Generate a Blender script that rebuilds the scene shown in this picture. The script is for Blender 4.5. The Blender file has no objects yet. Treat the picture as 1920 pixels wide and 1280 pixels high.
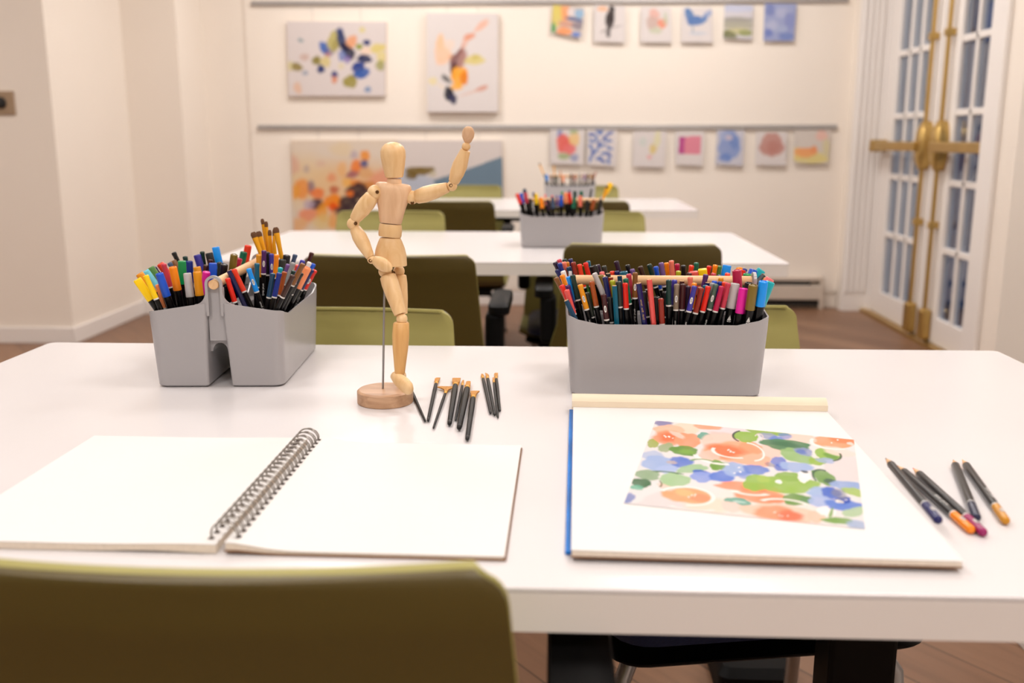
import bpy, bmesh, math, random
import numpy as np
from mathutils import Vector, Matrix, Euler
random.seed(7)
SC = bpy.context.scene
COL = SC.collection
R = math.radians

# ------------------------------------------------------------------ camera, world, light, exposure
PITCH = math.atan(380 / 1800.0)
YAW = math.atan(77 * math.cos(PITCH) / 1800.0)
cam_d = bpy.data.cameras.new('camera')
cam = bpy.data.objects.new('camera', cam_d)
COL.objects.link(cam)
cam.location = (0, 0, 1.05)
cam.rotation_euler = (math.pi / 2 - PITCH, 0, YAW)
cam_d.sensor_width = 36
cam_d.lens = 33.75
cam_d.clip_start = 0.05
cam_d.dof.use_dof = True
cam_d.dof.focus_distance = 1.17
cam_d.dof.aperture_fstop = 4.2
SC.camera = cam

w = bpy.data.worlds.new('dusk_sky')
SC.world = w
w.use_nodes = True
nt = w.node_tree
bg = nt.nodes['Background']
tc = nt.nodes.new('ShaderNodeTexCoord')
gr = nt.nodes.new('ShaderNodeValToRGB')
sx = nt.nodes.new('ShaderNodeSeparateXYZ')
nt.links.new(tc.outputs['Generated'], sx.inputs[0])
nt.links.new(sx.outputs['Z'], gr.inputs[0])
gr.color_ramp.elements[0].color = (0.28, 0.36, 0.50, 1)
gr.color_ramp.elements[1].color = (0.15, 0.24, 0.46, 1)
nt.links.new(gr.outputs[0], bg.inputs[0])
bg.inputs[1].default_value = 0.9

SC.view_settings.view_transform = 'Standard'
SC.view_settings.look = 'None'
SC.view_settings.gamma = 1
SC.view_settings.use_curve_mapping = False
SC.view_settings.exposure = -0.14

LIGHT_WARM = (1.0, 0.962, 0.93)
# ceiling panels: (x, y, watts)
PANELS = [(-1.0, 1.1, 11), (0.75, 1.1, 11), (-1.0, 3.0, 19), (0.75, 3.0, 19),
          (-1.0, 5.0, 24), (0.75, 5.0, 24), (-1.0, -0.9, 28), (0.75, -0.9, 28), (-3.5, 3.0, 26)]  # last panel is added to brighten the wall at the far left

# ------------------------------------------------------------------ picture geometry of the camera
_cy, _sy = math.cos(YAW), math.sin(YAW)
CAM = np.array([0, 0, 1.05])
RT = np.array([_cy, _sy, 0.0])
FW = np.array([-_sy * math.cos(PITCH), _cy * math.cos(PITCH), -math.sin(PITCH)])
UP = np.cross(RT, FW)


def ray(u, v):
    return FW * 1800 + RT * (u - 960) + UP * (640 - v)


def at(u, v, Y=None, z=None, X=None):
    """the world point seen at pixel (u, v) on the plane Y=, z= or X="""
    r = ray(u, v)
    t = (z - CAM[2]) / r[2] if z is not None else ((Y - CAM[1]) / r[1] if Y is not None else (X - CAM[0]) / r[0])
    return CAM + r * t


def px(P):
    d = np.asarray(P, float) - CAM
    c = d @ FW
    return 960 + 1800 * (d @ RT) / c, 640 - 1800 * (d @ UP) / c


TT = 0.74   # table top height

# ------------------------------------------------------------------ materials


def lin(c):
    return tuple(((x / 255) / 12.92 if x / 255 <= 0.04045 else ((x / 255 + 0.055) / 1.055) ** 2.4) for x in c)


MATS = {}


def mat(name, rgb, rough=0.5, metal=0.0, spec=0.5, noise=0.06, nscale=20.0, bump=0.0, coat=0.0, sheen=0.0, trans=0.0, srgb=True):
    if name in MATS:
        return MATS[name]
    m = bpy.data.materials.new(name)
    m.use_nodes = True
    n = m.node_tree
    b = n.nodes['Principled BSDF']
    c = lin(rgb) if srgb else rgb
    tcn = n.nodes.new('ShaderNodeTexCoord')
    nz = n.nodes.new('ShaderNodeTexNoise')
    nz.inputs['Scale'].default_value = nscale
    nz.inputs['Detail'].default_value = 3
    n.links.new(tcn.outputs['Object'], nz.inputs['Vector'])
    mx = n.nodes.new('ShaderNodeMix')
    mx.data_type = 'RGBA'
    mx.inputs[6].default_value = tuple(x * (1 - noise) for x in c) + (1,)
    mx.inputs[7].default_value = tuple(min(1, x * (1 + noise)) for x in c) + (1,)
    n.links.new(nz.outputs['Fac'], mx.inputs[0])
    n.links.new(mx.outputs[2], b.inputs['Base Color'])
    b.inputs['Roughness'].default_value = rough
    b.inputs['Metallic'].default_value = metal
    b.inputs['Specular IOR Level'].default_value = spec
    b.inputs['Coat Weight'].default_value = coat
    b.inputs['Coat Roughness'].default_value = 0.1
    b.inputs['Sheen Weight'].default_value = sheen
    if bump:
        bp = n.nodes.new('ShaderNodeBump')
        bp.inputs['Strength'].default_value = bump
        bp.inputs['Distance'].default_value = 0.002
        n.links.new(nz.outputs['Fac'], bp.inputs['Height'])
        n.links.new(bp.outputs[0], b.inputs['Normal'])
    MATS[name] = m
    return m


def wood(name, c1, c2, rough=0.42, scale=(60, 60, 6), dist=1.2):
    if name in MATS:
        return MATS[name]
    m = bpy.data.materials.new(name)
    m.use_nodes = True
    n = m.node_tree
    b = n.nodes['Principled BSDF']
    tcn = n.nodes.new('ShaderNodeTexCoord')
    mp = n.nodes.new('ShaderNodeMapping')
    mp.inputs['Scale'].default_value = scale
    n.links.new(tcn.outputs['Object'], mp.inputs[0])
    nz = n.nodes.new('ShaderNodeTexNoise')
    nz.inputs['Scale'].default_value = 1.0
    nz.inputs['Detail'].default_value = 5
    nz.inputs['Distortion'].default_value = dist
    n.links.new(mp.outputs[0], nz.inputs['Vector'])
    rp = n.nodes.new('ShaderNodeValToRGB')
    rp.color_ramp.elements[0].position = 0.3
    rp.color_ramp.elements[1].position = 0.7
    rp.color_ramp.elements[0].color = lin(c1) + (1,)
    rp.color_ramp.elements[1].color = lin(c2) + (1,)
    n.links.new(nz.outputs['Fac'], rp.inputs[0])
    n.links.new(rp.outputs[0], b.inputs['Base Color'])
    b.inputs['Roughness'].default_value = rough
    MATS[name] = m
    return m


def painted(name, rough=0.75):
    """colour comes from the pigment painted on the mesh, with a paper grain over it"""
    if name in MATS:
        return MATS[name]
    m = bpy.data.materials.new(name)
    m.use_nodes = True
    n = m.node_tree
    b = n.nodes['Principled BSDF']
    a = n.nodes.new('ShaderNodeAttribute')
    a.attribute_name = 'pigment'
    tcn = n.nodes.new('ShaderNodeTexCoord')
    nz = n.nodes.new('ShaderNodeTexNoise')
    nz.inputs['Scale'].default_value = 700
    n.links.new(tcn.outputs['Object'], nz.inputs['Vector'])
    bp = n.nodes.new('ShaderNodeBump')
    bp.inputs['Strength'].default_value = 0.05
    bp.inputs['Distance'].default_value = 0.0005
    n.links.new(nz.outputs['Fac'], bp.inputs['Height'])
    n.links.new(bp.outputs[0], b.inputs['Normal'])
    n.links.new(a.outputs['Color'], b.inputs['Base Color'])
    b.inputs['Roughness'].default_value = rough
    b.inputs['Specular IOR Level'].default_value = 0.3
    MATS[name] = m
    return m


def planks():
    m = bpy.data.materials.new('oak_plank_floor')
    m.use_nodes = True
    n = m.node_tree
    b = n.nodes['Principled BSDF']
    tcn = n.nodes.new('ShaderNodeTexCoord')
    mp = n.nodes.new('ShaderNodeMapping')
    mp.inputs['Rotation'].default_value = (0, 0, R(52))
    n.links.new(tcn.outputs['Object'], mp.inputs[0])
    br = n.nodes.new('ShaderNodeTexBrick')
    br.inputs['Scale'].default_value = 1.0
    br.inputs['Brick Width'].default_value = 1.3
    br.inputs['Row Height'].default_value = 0.15
    br.inputs['Mortar Size'].default_value = 0.0015
    br.inputs['Color1'].default_value = lin((150, 114, 88)) + (1,)
    br.inputs['Color2'].default_value = lin((124, 90, 68)) + (1,)
    br.inputs['Mortar'].default_value = lin((58, 42, 32)) + (1,)
    n.links.new(mp.outputs[0], br.inputs['Vector'])
    mp2 = n.nodes.new('ShaderNodeMapping')
    mp2.inputs['Scale'].default_value = (3, 40, 3)
    n.links.new(mp.outputs[0], mp2.inputs[0])
    nz = n.nodes.new('ShaderNodeTexNoise')
    nz.inputs['Scale'].default_value = 1
    nz.inputs['Detail'].default_value = 6
    nz.inputs['Distortion'].default_value = 0.6
    n.links.new(mp2.outputs[0], nz.inputs['Vector'])
    mx = n.nodes.new('ShaderNodeMix')
    mx.data_type = 'RGBA'
    mx.blend_type = 'MULTIPLY'
    mx.inputs[0].default_value = 1
    rp = n.nodes.new('ShaderNodeValToRGB')
    rp.color_ramp.elements[0].color = (0.62, 0.6, 0.58, 1)
    rp.color_ramp.elements[1].color = (1.15, 1.12, 1.1, 1)
    n.links.new(nz.outputs['Fac'], rp.inputs[0])
    n.links.new(br.outputs['Color'], mx.inputs[6])
    n.links.new(rp.outputs[0], mx.inputs[7])
    n.links.new(mx.outputs[2], b.inputs['Base Color'])
    b.inputs['Roughness'].default_value = 0.45
    return m


M_WALL = mat('cream_wall_paint', (240, 230, 219), 0.7, noise=0.015, nscale=3)
M_WHITE = mat('white_trim_paint', (236, 230, 226), 0.4, noise=0.015, nscale=4)
M_CEIL = mat('ceiling_paint', (240, 236, 230), 0.8, noise=0.01)
M_FLOOR = planks()
M_TABLE = mat('white_laminate', (221, 217, 218), 0.25, noise=0.008, nscale=6)
M_TEDGE = mat('table_edge_band', (232, 226, 222), 0.4, noise=0.01)
M_BLACK = mat('black_powder_coat', (5, 5, 6), 0.55, spec=0.15, noise=0.1)
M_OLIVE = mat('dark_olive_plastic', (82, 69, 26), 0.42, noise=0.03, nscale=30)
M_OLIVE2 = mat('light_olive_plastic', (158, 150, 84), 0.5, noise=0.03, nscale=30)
M_NAVY = mat('navy_seat_fabric', (22, 34, 74), 0.95, noise=0.2, nscale=300, bump=0.3, sheen=0.3)
M_STEEL = mat('brushed_grey_steel', (160, 160, 162), 0.35, metal=0.9, noise=0.05, nscale=60)
M_GREY = mat('grey_caddy_plastic', (168, 165, 167), 0.26, noise=0.02, nscale=15)
M_BRASS = mat('aged_brass', (192, 160, 96), 0.33, metal=0.85, noise=0.12, nscale=12)
M_BEECH = wood('pale_beech', (222, 178, 122), (240, 205, 156), 0.4, (70, 70, 9))
M_BEECH2 = wood('pinkish_beech', (214, 170, 130), (236, 198, 160), 0.42, (70, 70, 9))
M_DISC = wood('base_wood', (176, 134, 100), (206, 166, 132), 0.45, (12, 90, 90))
M_DOWEL = wood('dowel_wood', (216, 170, 122), (232, 192, 146), 0.5, (8, 90, 90))
M_SCREW = mat('bronze_screw', (110, 76, 44), 0.4, metal=0.8)
M_WIRE = mat('binding_wire', (150, 144, 138), 0.3, metal=0.9, noise=0.05)
M_PAPER = mat('drawing_paper', (226, 223, 221), 0.8, noise=0.008, nscale=120)
M_PEDGE = mat('paper_stack_edge', (226, 212, 196), 0.85, noise=0.12, nscale=250)
M_KRAFT = mat('kraft_board', (142, 108, 84), 0.8, noise=0.08, nscale=60)
M_CREAM = mat('cream_card', (236, 220, 196), 0.75, noise=0.03, nscale=40)
M_PENBLK = mat('black_pen_barrel', (7, 6, 8), 0.25, spec=0.3, noise=0.1)
M_BRUSHBLK = mat('matte_black_handle', (18, 16, 16), 0.45, spec=0.22, noise=0.08)
M_GOLD = mat('gold_ferrule', (244, 176, 34), 0.3, metal=0.45, noise=0.06)
M_BRISTLE = mat('amber_bristle', (196, 132, 44), 0.6, noise=0.3, nscale=500, bump=0.6)
M_BRTIP = mat('dark_bristle_tip', (96, 58, 24), 0.7, noise=0.3, nscale=500)
M_RING = mat('white_marker_ring', (226, 222, 218), 0.4)
M_LABEL = mat('white_ink', (232, 230, 226), 0.6)
M_PENWOOD = mat('pencil_wood', (222, 176, 130), 0.7, noise=0.1, nscale=80)
M_DKSLOT = mat('dark_slot', (30, 27, 25), 0.7)
M_HEATER = mat('heater_enamel', (206, 192, 178), 0.5)

# ------------------------------------------------------------------ mesh helpers


class MB:
    def __init__(s):
        s.v, s.f = [], []

    def add(s, v, f):
        k = len(s.v)
        s.v += [tuple(map(float, p)) for p in v]
        s.f += [tuple(i + k for i in q) for q in f]
        return s

    def box(s, a, b):
        x0, y0, z0 = a
        x1, y1, z1 = b
        v = [(x, y, z) for z in (z0, z1) for (x, y) in ((x0, y0), (x1, y0), (x1, y1), (x0, y1))]
        return s.add(v, [(3, 2, 1, 0), (4, 5, 6, 7), (0, 1, 5, 4), (1, 2, 6, 5), (2, 3, 7, 6), (3, 0, 4, 7)])

    def loft(s, rings, cap=True):
        n = len(rings[0])
        v = [p for r in rings for p in r]
        f = []
        for i in range(len(rings) - 1):
            for j in range(n):
                k = (j + 1) % n
                f.append((i * n + j, i * n + k, (i + 1) * n + k, (i + 1) * n + j))
        if cap:
            f.append(tuple(range(n - 1, -1, -1)))
            f.append(tuple((len(rings) - 1) * n + j for j in range(n)))
        return s.add(v, f)

    def lathe(s, A, B, prof, n=14, rot=0.0, sq=1.0, ref=None):
        """profile of (t along A->B in metres from A, radius) ; sq flattens the second axis"""
        A, B = Vector(A), Vector(B)
        d = (B - A).normalized()
        h = Vector(ref) if ref is not None else (Vector((0, 0, 1)) if abs(d.z) < 0.9 else Vector((1, 0, 0)))
        a = (h - d * h.dot(d)).normalized()
        b = d.cross(a)
        rings = []
        for t, r in prof:
            rr = r if isinstance(r, tuple) else (r, r * sq)
            rings.append([A + d * t + a * (rr[0] * math.cos(2 * math.pi * j / n + rot)) + b * (rr[1] * math.sin(2 * math.pi * j / n + rot)) for j in range(n)])
        return s.loft(rings)

    def tube(s, pts, r, n=8, cap=True):
        pts = [Vector(p) for p in pts]
        rings = []
        a = None
        for i, p in enumerate(pts):
            d = (pts[min(i + 1, len(pts) - 1)] - pts[max(i - 1, 0)]).normalized()
            if a is None:
                h = Vector((0, 0, 1)) if abs(d.z) < 0.9 else Vector((1, 0, 0))
                a = (h - d * h.dot(d)).normalized()
            else:
                a = (a - d * a.dot(d)).normalized()
            b = d.cross(a)
            rings.append([p + a * (r * math.cos(2 * math.pi * j / n)) + b * (r * math.sin(2 * math.pi * j / n)) for j in range(n)])
        return s.loft(rings, cap)

    def prism(s, poly, z0, z1):
        n = len(poly)
        v = [(x, y, z0) for x, y in poly] + [(x, y, z1) for x, y in poly]
        f = [tuple(range(n - 1, -1, -1)), tuple(range(n, 2 * n))]
        f += [(j, (j + 1) % n, n + (j + 1) % n, n + j) for j in range(n)]
        return s.add(v, f)

    def build(s, name, m, parent=None, smooth=False, bevel=0.0, loc=None, auto=None, seg=2):
        me = bpy.data.meshes.new(name)
        me.from_pydata(s.v, [], s.f)
        bm = bmesh.new()
        bm.from_mesh(me)
        bmesh.ops.recalc_face_normals(bm, faces=bm.faces)
        bm.to_mesh(me)
        bm.free()
        if smooth:
            for p in me.polygons:
                p.use_smooth = True
        if smooth == 'auto':
            me.set_sharp_from_angle(angle=R(40))
        me.materials.append(m)
        o = bpy.data.objects.new(name, me)
        COL.objects.link(o)
        if bevel:
            bv = o.modifiers.new('bevel', 'BEVEL')
            bv.width = bevel
            bv.segments = seg
            bv.limit_method = 'ANGLE'
            bv.angle_limit = R(40)
        if parent is not None:
            o.parent = parent
        if loc is not None:
            o.location = loc
        return o


def tag(o, label=None, cat=None, group=None, kind=None):
    if label:
        o['label'] = label
    if cat:
        o['category'] = cat
    if group:
        o['group'] = group
    if kind:
        o['kind'] = kind
    return o


def empty(name, loc=(0, 0, 0), rz=0.0):
    o = bpy.data.objects.new(name, None)
    o.empty_display_size = 0.05
    COL.objects.link(o)
    o.location = loc
    o.rotation_euler = (0, 0, rz)
    return o


KIDS = {}


def copy_tree(o, parent=None):
    c = o.copy()
    COL.objects.link(c)
    if parent is not None:
        c.parent = parent
    for ch in [x for x in list(COL.objects) if x.parent == o]:
        copy_tree(ch, c)
    return c


def struct(name, mb, m, bevel=0.0, parent=None):
    o = mb.build(name, m, parent, bevel=bevel)
    if parent is None:
        o['kind'] = 'structure'
    return o


def rrect(x0, y0, x1, y1, r, n=5):
    out = []
    for cx, cy, a0 in ((x1 - r, y1 - r, 0), (x0 + r, y1 - r, 90), (x0 + r, y0 + r, 180), (x1 - r, y0 + r, 270)):
        for i in range(n + 1):
            a = R(a0 + 90 * i / n)
            out.append((cx + r * math.cos(a), cy + r * math.sin(a)))
    return out


# ------------------------------------------------------------------ painting on a grid of pigment


def blob_mask(U_, V_, cx, cy, rx, ry, rot=0.0, soft=0.15, wob=0.12, seed=0):
    c, s_ = math.cos(rot), math.sin(rot)
    dx, dy = U_ - cx, V_ - cy
    x = (dx * c + dy * s_) / rx
    y = (-dx * s_ + dy * c) / ry
    th = np.arctan2(y, x)
    rr = np.sqrt(x * x + y * y)
    rim = 1 + wob * (0.5 * np.sin(3 * th + seed * 1.7) + 0.3 * np.sin(5 * th + seed * 2.9) + 0.2 * np.sin(9 * th + seed))
    return np.clip((rim - rr) / max(soft, 1e-3) + 0.5, 0, 1)


def paint_grid(name, corners, nu, nv, base, blobs, to_px, parent=None, bend=None, lines=(), polys=(), strength=0.92):
    """corners: bl, br, tr, tl world points; blobs in picture coordinates given by to_px"""
    bl, br, tr, tl = [np.asarray(c, float) for c in corners]
    uu, vv = np.meshgrid(np.linspace(0, 1, nu), np.linspace(0, 1, nv))
    Pw = (bl[None, None] * ((1 - uu) * (1 - vv))[..., None] + br[None, None] * (uu * (1 - vv))[..., None]
          + tr[None, None] * (uu * vv)[..., None] + tl[None, None] * ((1 - uu) * vv)[..., None])
    d = Pw - CAM
    c = d @ FW
    pu = 960 + 1800 * (d @ RT) / c
    pv = 640 - 1800 * (d @ UP) / c
    pu, pv = to_px(pu, pv)
    img = np.zeros((nv, nu, 3)) + np.array(lin(base))
    for k, bb in enumerate(blobs):
        cx, cy, rx, ry, rot, col, al, soft = (list(bb) + [0.0, None, 1.0, 0.2])[:8] if len(bb) >= 8 else bb
        m = blob_mask(pu, pv, cx, cy, rx, ry, rot, soft, 0.15, k) * al
        # pigment granulation
        m = m * (0.95 + 0.05 * np.sin(pu * 0.031 + k) * np.cos(pv * 0.047 + 2 * k))
        img = img * (1 - m[..., None]) + np.array(lin(col)) * m[..., None]
    for (cx, cy, rx, ry, rot, a0, a1, th_, col) in lines:
        c_, s_ = math.cos(rot), math.sin(rot)
        dx, dy = pu - cx, pv - cy
        x = (dx * c_ + dy * s_) / rx
        y = (-dx * s_ + dy * c_) / ry
        an = np.degrees(np.arctan2(y, x)) % 360
        inside = ((an - a0) % 360) < ((a1 - a0) % 360 or 360)
        rr = np.abs(np.sqrt(x * x + y * y) - 1) * min(rx, ry)
        m = np.clip((th_ - rr) / 2 + 0.5, 0, 1) * inside * 0.9
        img = img * (1 - m[..., None]) + np.array(lin(col)) * m[..., None]
    for pts, col in polys:
        ins = np.zeros(pu.shape, bool)
        for (x0, y0), (x1, y1) in zip(pts, pts[1:] + pts[:1]):
            if y0 != y1:
                ins ^= ((y0 > pv) != (y1 > pv)) & (pu < (x1 - x0) * (pv - y0) / (y1 - y0) + x0)
        img[ins] = np.array(lin(col))
    verts = Pw.reshape(-1, 3)
    if bend is not None:
        verts = bend(verts)
    idx = np.arange(nu * nv).reshape(nv, nu)
    f = np.stack([idx[:-1, :-1], idx[:-1, 1:], idx[1:, 1:], idx[1:, :-1]], -1).reshape(-1, 4)
    me = bpy.data.meshes.new(name)
    me.from_pydata(verts.tolist(), [], f.tolist())
    at_ = me.color_attributes.new('pigment', 'FLOAT_COLOR', 'POINT')
    rgba = np.ones((nu * nv, 4))
    rgba[:, :3] = img.reshape(-1, 3) * strength
    at_.data.foreach_set('color', rgba.ravel())
    me.materials.append(painted('watercolour_paper'))
    for p in me.polygons:
        p.use_smooth = True
    o = bpy.data.objects.new(name, me)
    COL.objects.link(o)
    if parent is not None:
        o.parent = parent
    return o


def text_mesh(s, size):
    cu = bpy.data.curves.new('lettering', 'FONT')
    cu.body = s
    cu.size = size
    cu.align_x = 'CENTER'
    cu.align_y = 'CENTER'
    cu.resolution_u = 2
    ob = bpy.data.objects.new('lettering', cu)
    COL.objects.link(ob)
    bpy.context.view_layer.update()
    me = bpy.data.meshes.new_from_object(ob.evaluated_get(bpy.context.evaluated_depsgraph_get()))
    v = [tuple(p.co) for p in me.vertices]
    f = [tuple(p.vertices) for p in me.polygons]
    bpy.data.objects.remove(ob)
    bpy.data.curves.remove(cu)
    bpy.data.meshes.remove(me)
    return v, f

# ================================================================== the room
XR, XD, XPIER = 1.80, 1.98, 1.01      # right wall, door plane, near pier
YB = 6.10                             # face of the back wall panel
ZC = 2.75
struct('floor', MB().box((-5.2, -3.2, -0.1), (2.6, 6.5, 0)), M_FLOOR)
struct('ceiling', MB().box((-5.2, -3.2, ZC), (2.6, 6.5, ZC + 0.1)), M_CEIL)
struct('wall_back', MB().box((-2.4, YB + 0.012, 0), (2.3, YB + 0.3, ZC)), M_WALL)
struct('trim_1', MB().box((-1.90, YB, 0.10), (XR, YB + 0.012, ZC)), M_WALL)          # raised back panel
struct('wall_left', MB().prism([(-5.2, 4.83), (-2.50, 4.83), (-2.50, 6.3), (-2.66, 6.3), (-2.66, 5.0), (-5.2, 5.0)], 0, ZC), M_WALL)
struct('wall_left_corner', MB().box((-2.50, 5.70, 0), (-2.175, 6.2, ZC)), M_WALL)
struct('wall_side', MB().box((-5.3, -3.2, 0), (-5.1, 4.9, ZC)), M_WALL)
struct('wall_front', MB().box((-5.2, -3.3, 0), (2.3, -3.1, ZC)), M_WALL)
# right wall with the door recess between y=4.16 and y=6.0
struct('wall_right', MB().box((XR, -3.2, 0), (XD + 0.12, 4.16, ZC)).box((XR, 4.161, 2.42), (XD + 0.12, 6.0, ZC))
       .box((XR, 6.021, 0), (XD + 0.12, 6.3, ZC)), M_WALL)
struct('wall_right_pier', MB().box((XPIER, 0.95, 0), (XR, 2.18, ZC)), M_WALL)
# baseboards
def baseboard(name, a, b):
    x0, y0 = a
    x1, y1 = b
    m = MB().box((min(x0, x1), min(y0, y1), 0), (max(x0, x1), max(y0, y1), 0.085))
    return struct(name, m, M_WHITE, bevel=0.004)
baseboard('baseboard_left_front', (-5.1, 4.815), (-2.50, 4.83))
baseboard('baseboard_left', (-2.50, 4.815), (-2.485, 5.70))
baseboard('baseboard_left_corner', (-2.485, 5.685), (-2.16, 5.70))
baseboard('baseboard_back', (-2.16, YB - 0.002), (0.28, YB + 0.0118))
baseboard('baseboard_right', (XPIER - 0.015, 0.94), (XPIER, 2.195))
# door casing trims: fluted post at the far side, flat casing at the near side
fl = MB().box((XR + 0.005, 5.985, 0), (2.03, 6.02, 2.42))
for i in range(6):
    x = XR + 0.025 + i * 0.034
    fl.tube([(x, 5.984, 0.12), (x, 5.984, 2.40)], 0.011, 8)
struct('trim_2', fl, M_WHITE)
struct('trim_3', MB().box((XR - 0.02, 4.03, 0), (XR + 0.0, 4.17, 2.46)).box((XR - 0.02, 4.03, 2.42), (XR + 0.0, 6.0, 2.54)), M_WHITE, bevel=0.004)
struct('trim_4', MB().box((XD - 0.06, 4.16, 0), (XD + 0.06, 6.0, 0.018)), M_BRASS)      # brass threshold

# ---- the glazed double doors
ZROWS = [0.155, 0.50, 0.835, 1.175, 1.52, 1.865, 2.21]


def french_door(name, y0, y1, ga, gb):
    """leaf from y0 to y1, glass from ga to gb, three panes across"""
    fr = MB()
    t0, t1 = XD - 0.022, XD + 0.022
    fr.box((t0, y0, 0.02), (t1, ga, 2.40)).box((t0, gb, 0.02), (t1, y1, 2.40))
    fr.box((t0, ga, 0.02), (t1, gb, ZROWS[0])).box((t0, ga, ZROWS[-1]), (t1, gb, 2.40))
    for i in (1, 2):
        y = ga + (gb - ga) * i / 3
        fr.box((t0 + 0.004, y - 0.014, ZROWS[0]), (t1 - 0.004, y + 0.014, ZROWS[-1]))
    for z in ZROWS[1:-1]:
        fr.box((t0 + 0.004, ga, z - 0.016), (t1 - 0.004, gb, z + 0.016))
    o = struct(name, fr, M_WHITE, bevel=0.004)
    gl = bpy.data.materials.get('door_glass')
    if gl is None:
        gl = bpy.data.materials.new('door_glass')
        gl.use_nodes = True
        b = gl.node_tree.nodes['Principled BSDF']
        b.inputs['Transmission Weight'].default_value = 1.0
        b.inputs['Roughness'].default_value = 0.0
        b.inputs['IOR'].default_value = 1.45
        b.inputs['Base Color'].default_value = (0.86, 0.93, 1.0, 1)
    g = MB()
    g.box((XD - 0.003, ga, ZROWS[0]), (XD + 0.003, gb, ZROWS[-1]))
    go = g.build('glass', gl, o)
    return o


leafA = french_door('door_1', 5.135, 5.93, 5.27, 5.76)
leafB = french_door('door_2', 4.25, 5.05, 4.40, 4.90)
struct('trim_5', MB().box((XD - 0.03, 5.93, 0), (XD + 0.03, 6.0, 2.42)).box((XD - 0.03, 4.16, 0), (XD + 0.03, 4.25, 2.42))
       .box((XD - 0.03, 4.16, 2.40), (XD + 0.03, 6.0, 2.46)).box((XD - 0.012, 5.05, 0.02), (XD + 0.03, 5.135, 2.40)), M_WHITE, bevel=0.003)


def exit_hardware(leaf, yrod, ybar0, ybar1):
    x = XD - 0.05
    MB().tube([(x, yrod, 0.16), (x, yrod, 2.38)], 0.012, 10).build('vertical_rod', M_BRASS, leaf, smooth='auto')
    # oval latch case
    pts = []
    for i in range(20):
        a = 2 * math.pi * i / 20
        pts.append((0.052 * math.cos(a), 0.125 * math.sin(a) if abs(math.sin(a)) < 2 else 0))
    v = [(XD - 0.022 - d, yrod + p * k, 1.015 + q * k) for d, k in ((0, 1), (0.045, 1), (0.062, 0.72)) for p, q in pts]
    c = MB()
    c.loft([v[0:20], v[20:40], v[40:60]])
    c.build('latch_case', M_BRASS, leaf, smooth='auto')
    MB().box((XD - 0.105, ybar0, 0.985), (XD - 0.062, ybar1, 1.035)).build('push_bar', M_BRASS, leaf, bevel=0.008)
    ye = ybar0 if abs(ybar0 - yrod) > abs(ybar1 - yrod) else ybar1
    MB().box((XD - 0.11, ye - 0.03, 0.975), (XD - 0.022, ye + 0.03, 1.045)).build('bar_end_bracket', M_BRASS, leaf, bevel=0.008)
    MB().box((XD - 0.075, yrod - 0.036, 0.03), (XD - 0.022, yrod + 0.036, 0.19)).build('floor_bolt_case', M_BRASS, leaf, bevel=0.014, seg=3)
    for z in (0.62, 1.56):
        MB().box((XD - 0.07, yrod - 0.02, z - 0.018), (XD - 0.022, yrod + 0.02, z + 0.018)).build('rod_guide', M_BRASS, leaf, bevel=0.004)


exit_hardware(leafA, 5.19, 5.19, 5.86)
exit_hardware(leafB, 4.985, 4.32, 4.985)

# ---- dusk outside the doors: a paved terrace, a neighbouring facade and slim columns
struct('terrace_paving', MB().box((2.12, 1.0, -0.12), (16, 22, -0.02)), mat('terrace_stone', (96, 104, 120), 0.7, noise=0.2, nscale=4))
fac = mat('slate_facade', (92, 104, 128), 0.8, noise=0.25, nscale=2)
fo = MB().box((9.0, 6, -0.1), (9.4, 34, 3.4)).build('building', fac)
tag(fo, 'slate blue neighbouring building seen through the glazed doors at dusk', 'building')
for i, y in enumerate((9.4, 12.6, 15.9)):
    MB().box((8.94, y, 0.7), (9.0, y + 1.3, 2.3)).build('window', mat('dusk_window', (40, 62, 92), 0.15, noise=0.2), fo)
for i, (x, y) in enumerate(((4.2, 10.1), (4.6, 11.9), (5.2, 14.2))):
    c = MB().lathe((x, y, -0.02), (x, y, 3.2), [(0, 0.17), (0.12, 0.17), (0.13, 0.12), (3.1, 0.105), (3.12, 0.16), (3.22, 0.16)], 16).build('terrace_column', mat('column_stone', (120, 130, 150), 0.7), smooth='auto')
    tag(c, ['grey terrace column outside, nearest the double doors', 'grey terrace column outside, middle one of three', 'grey terrace column outside, farthest from the doors'][i], 'column', 'terrace columns outside')

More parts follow.
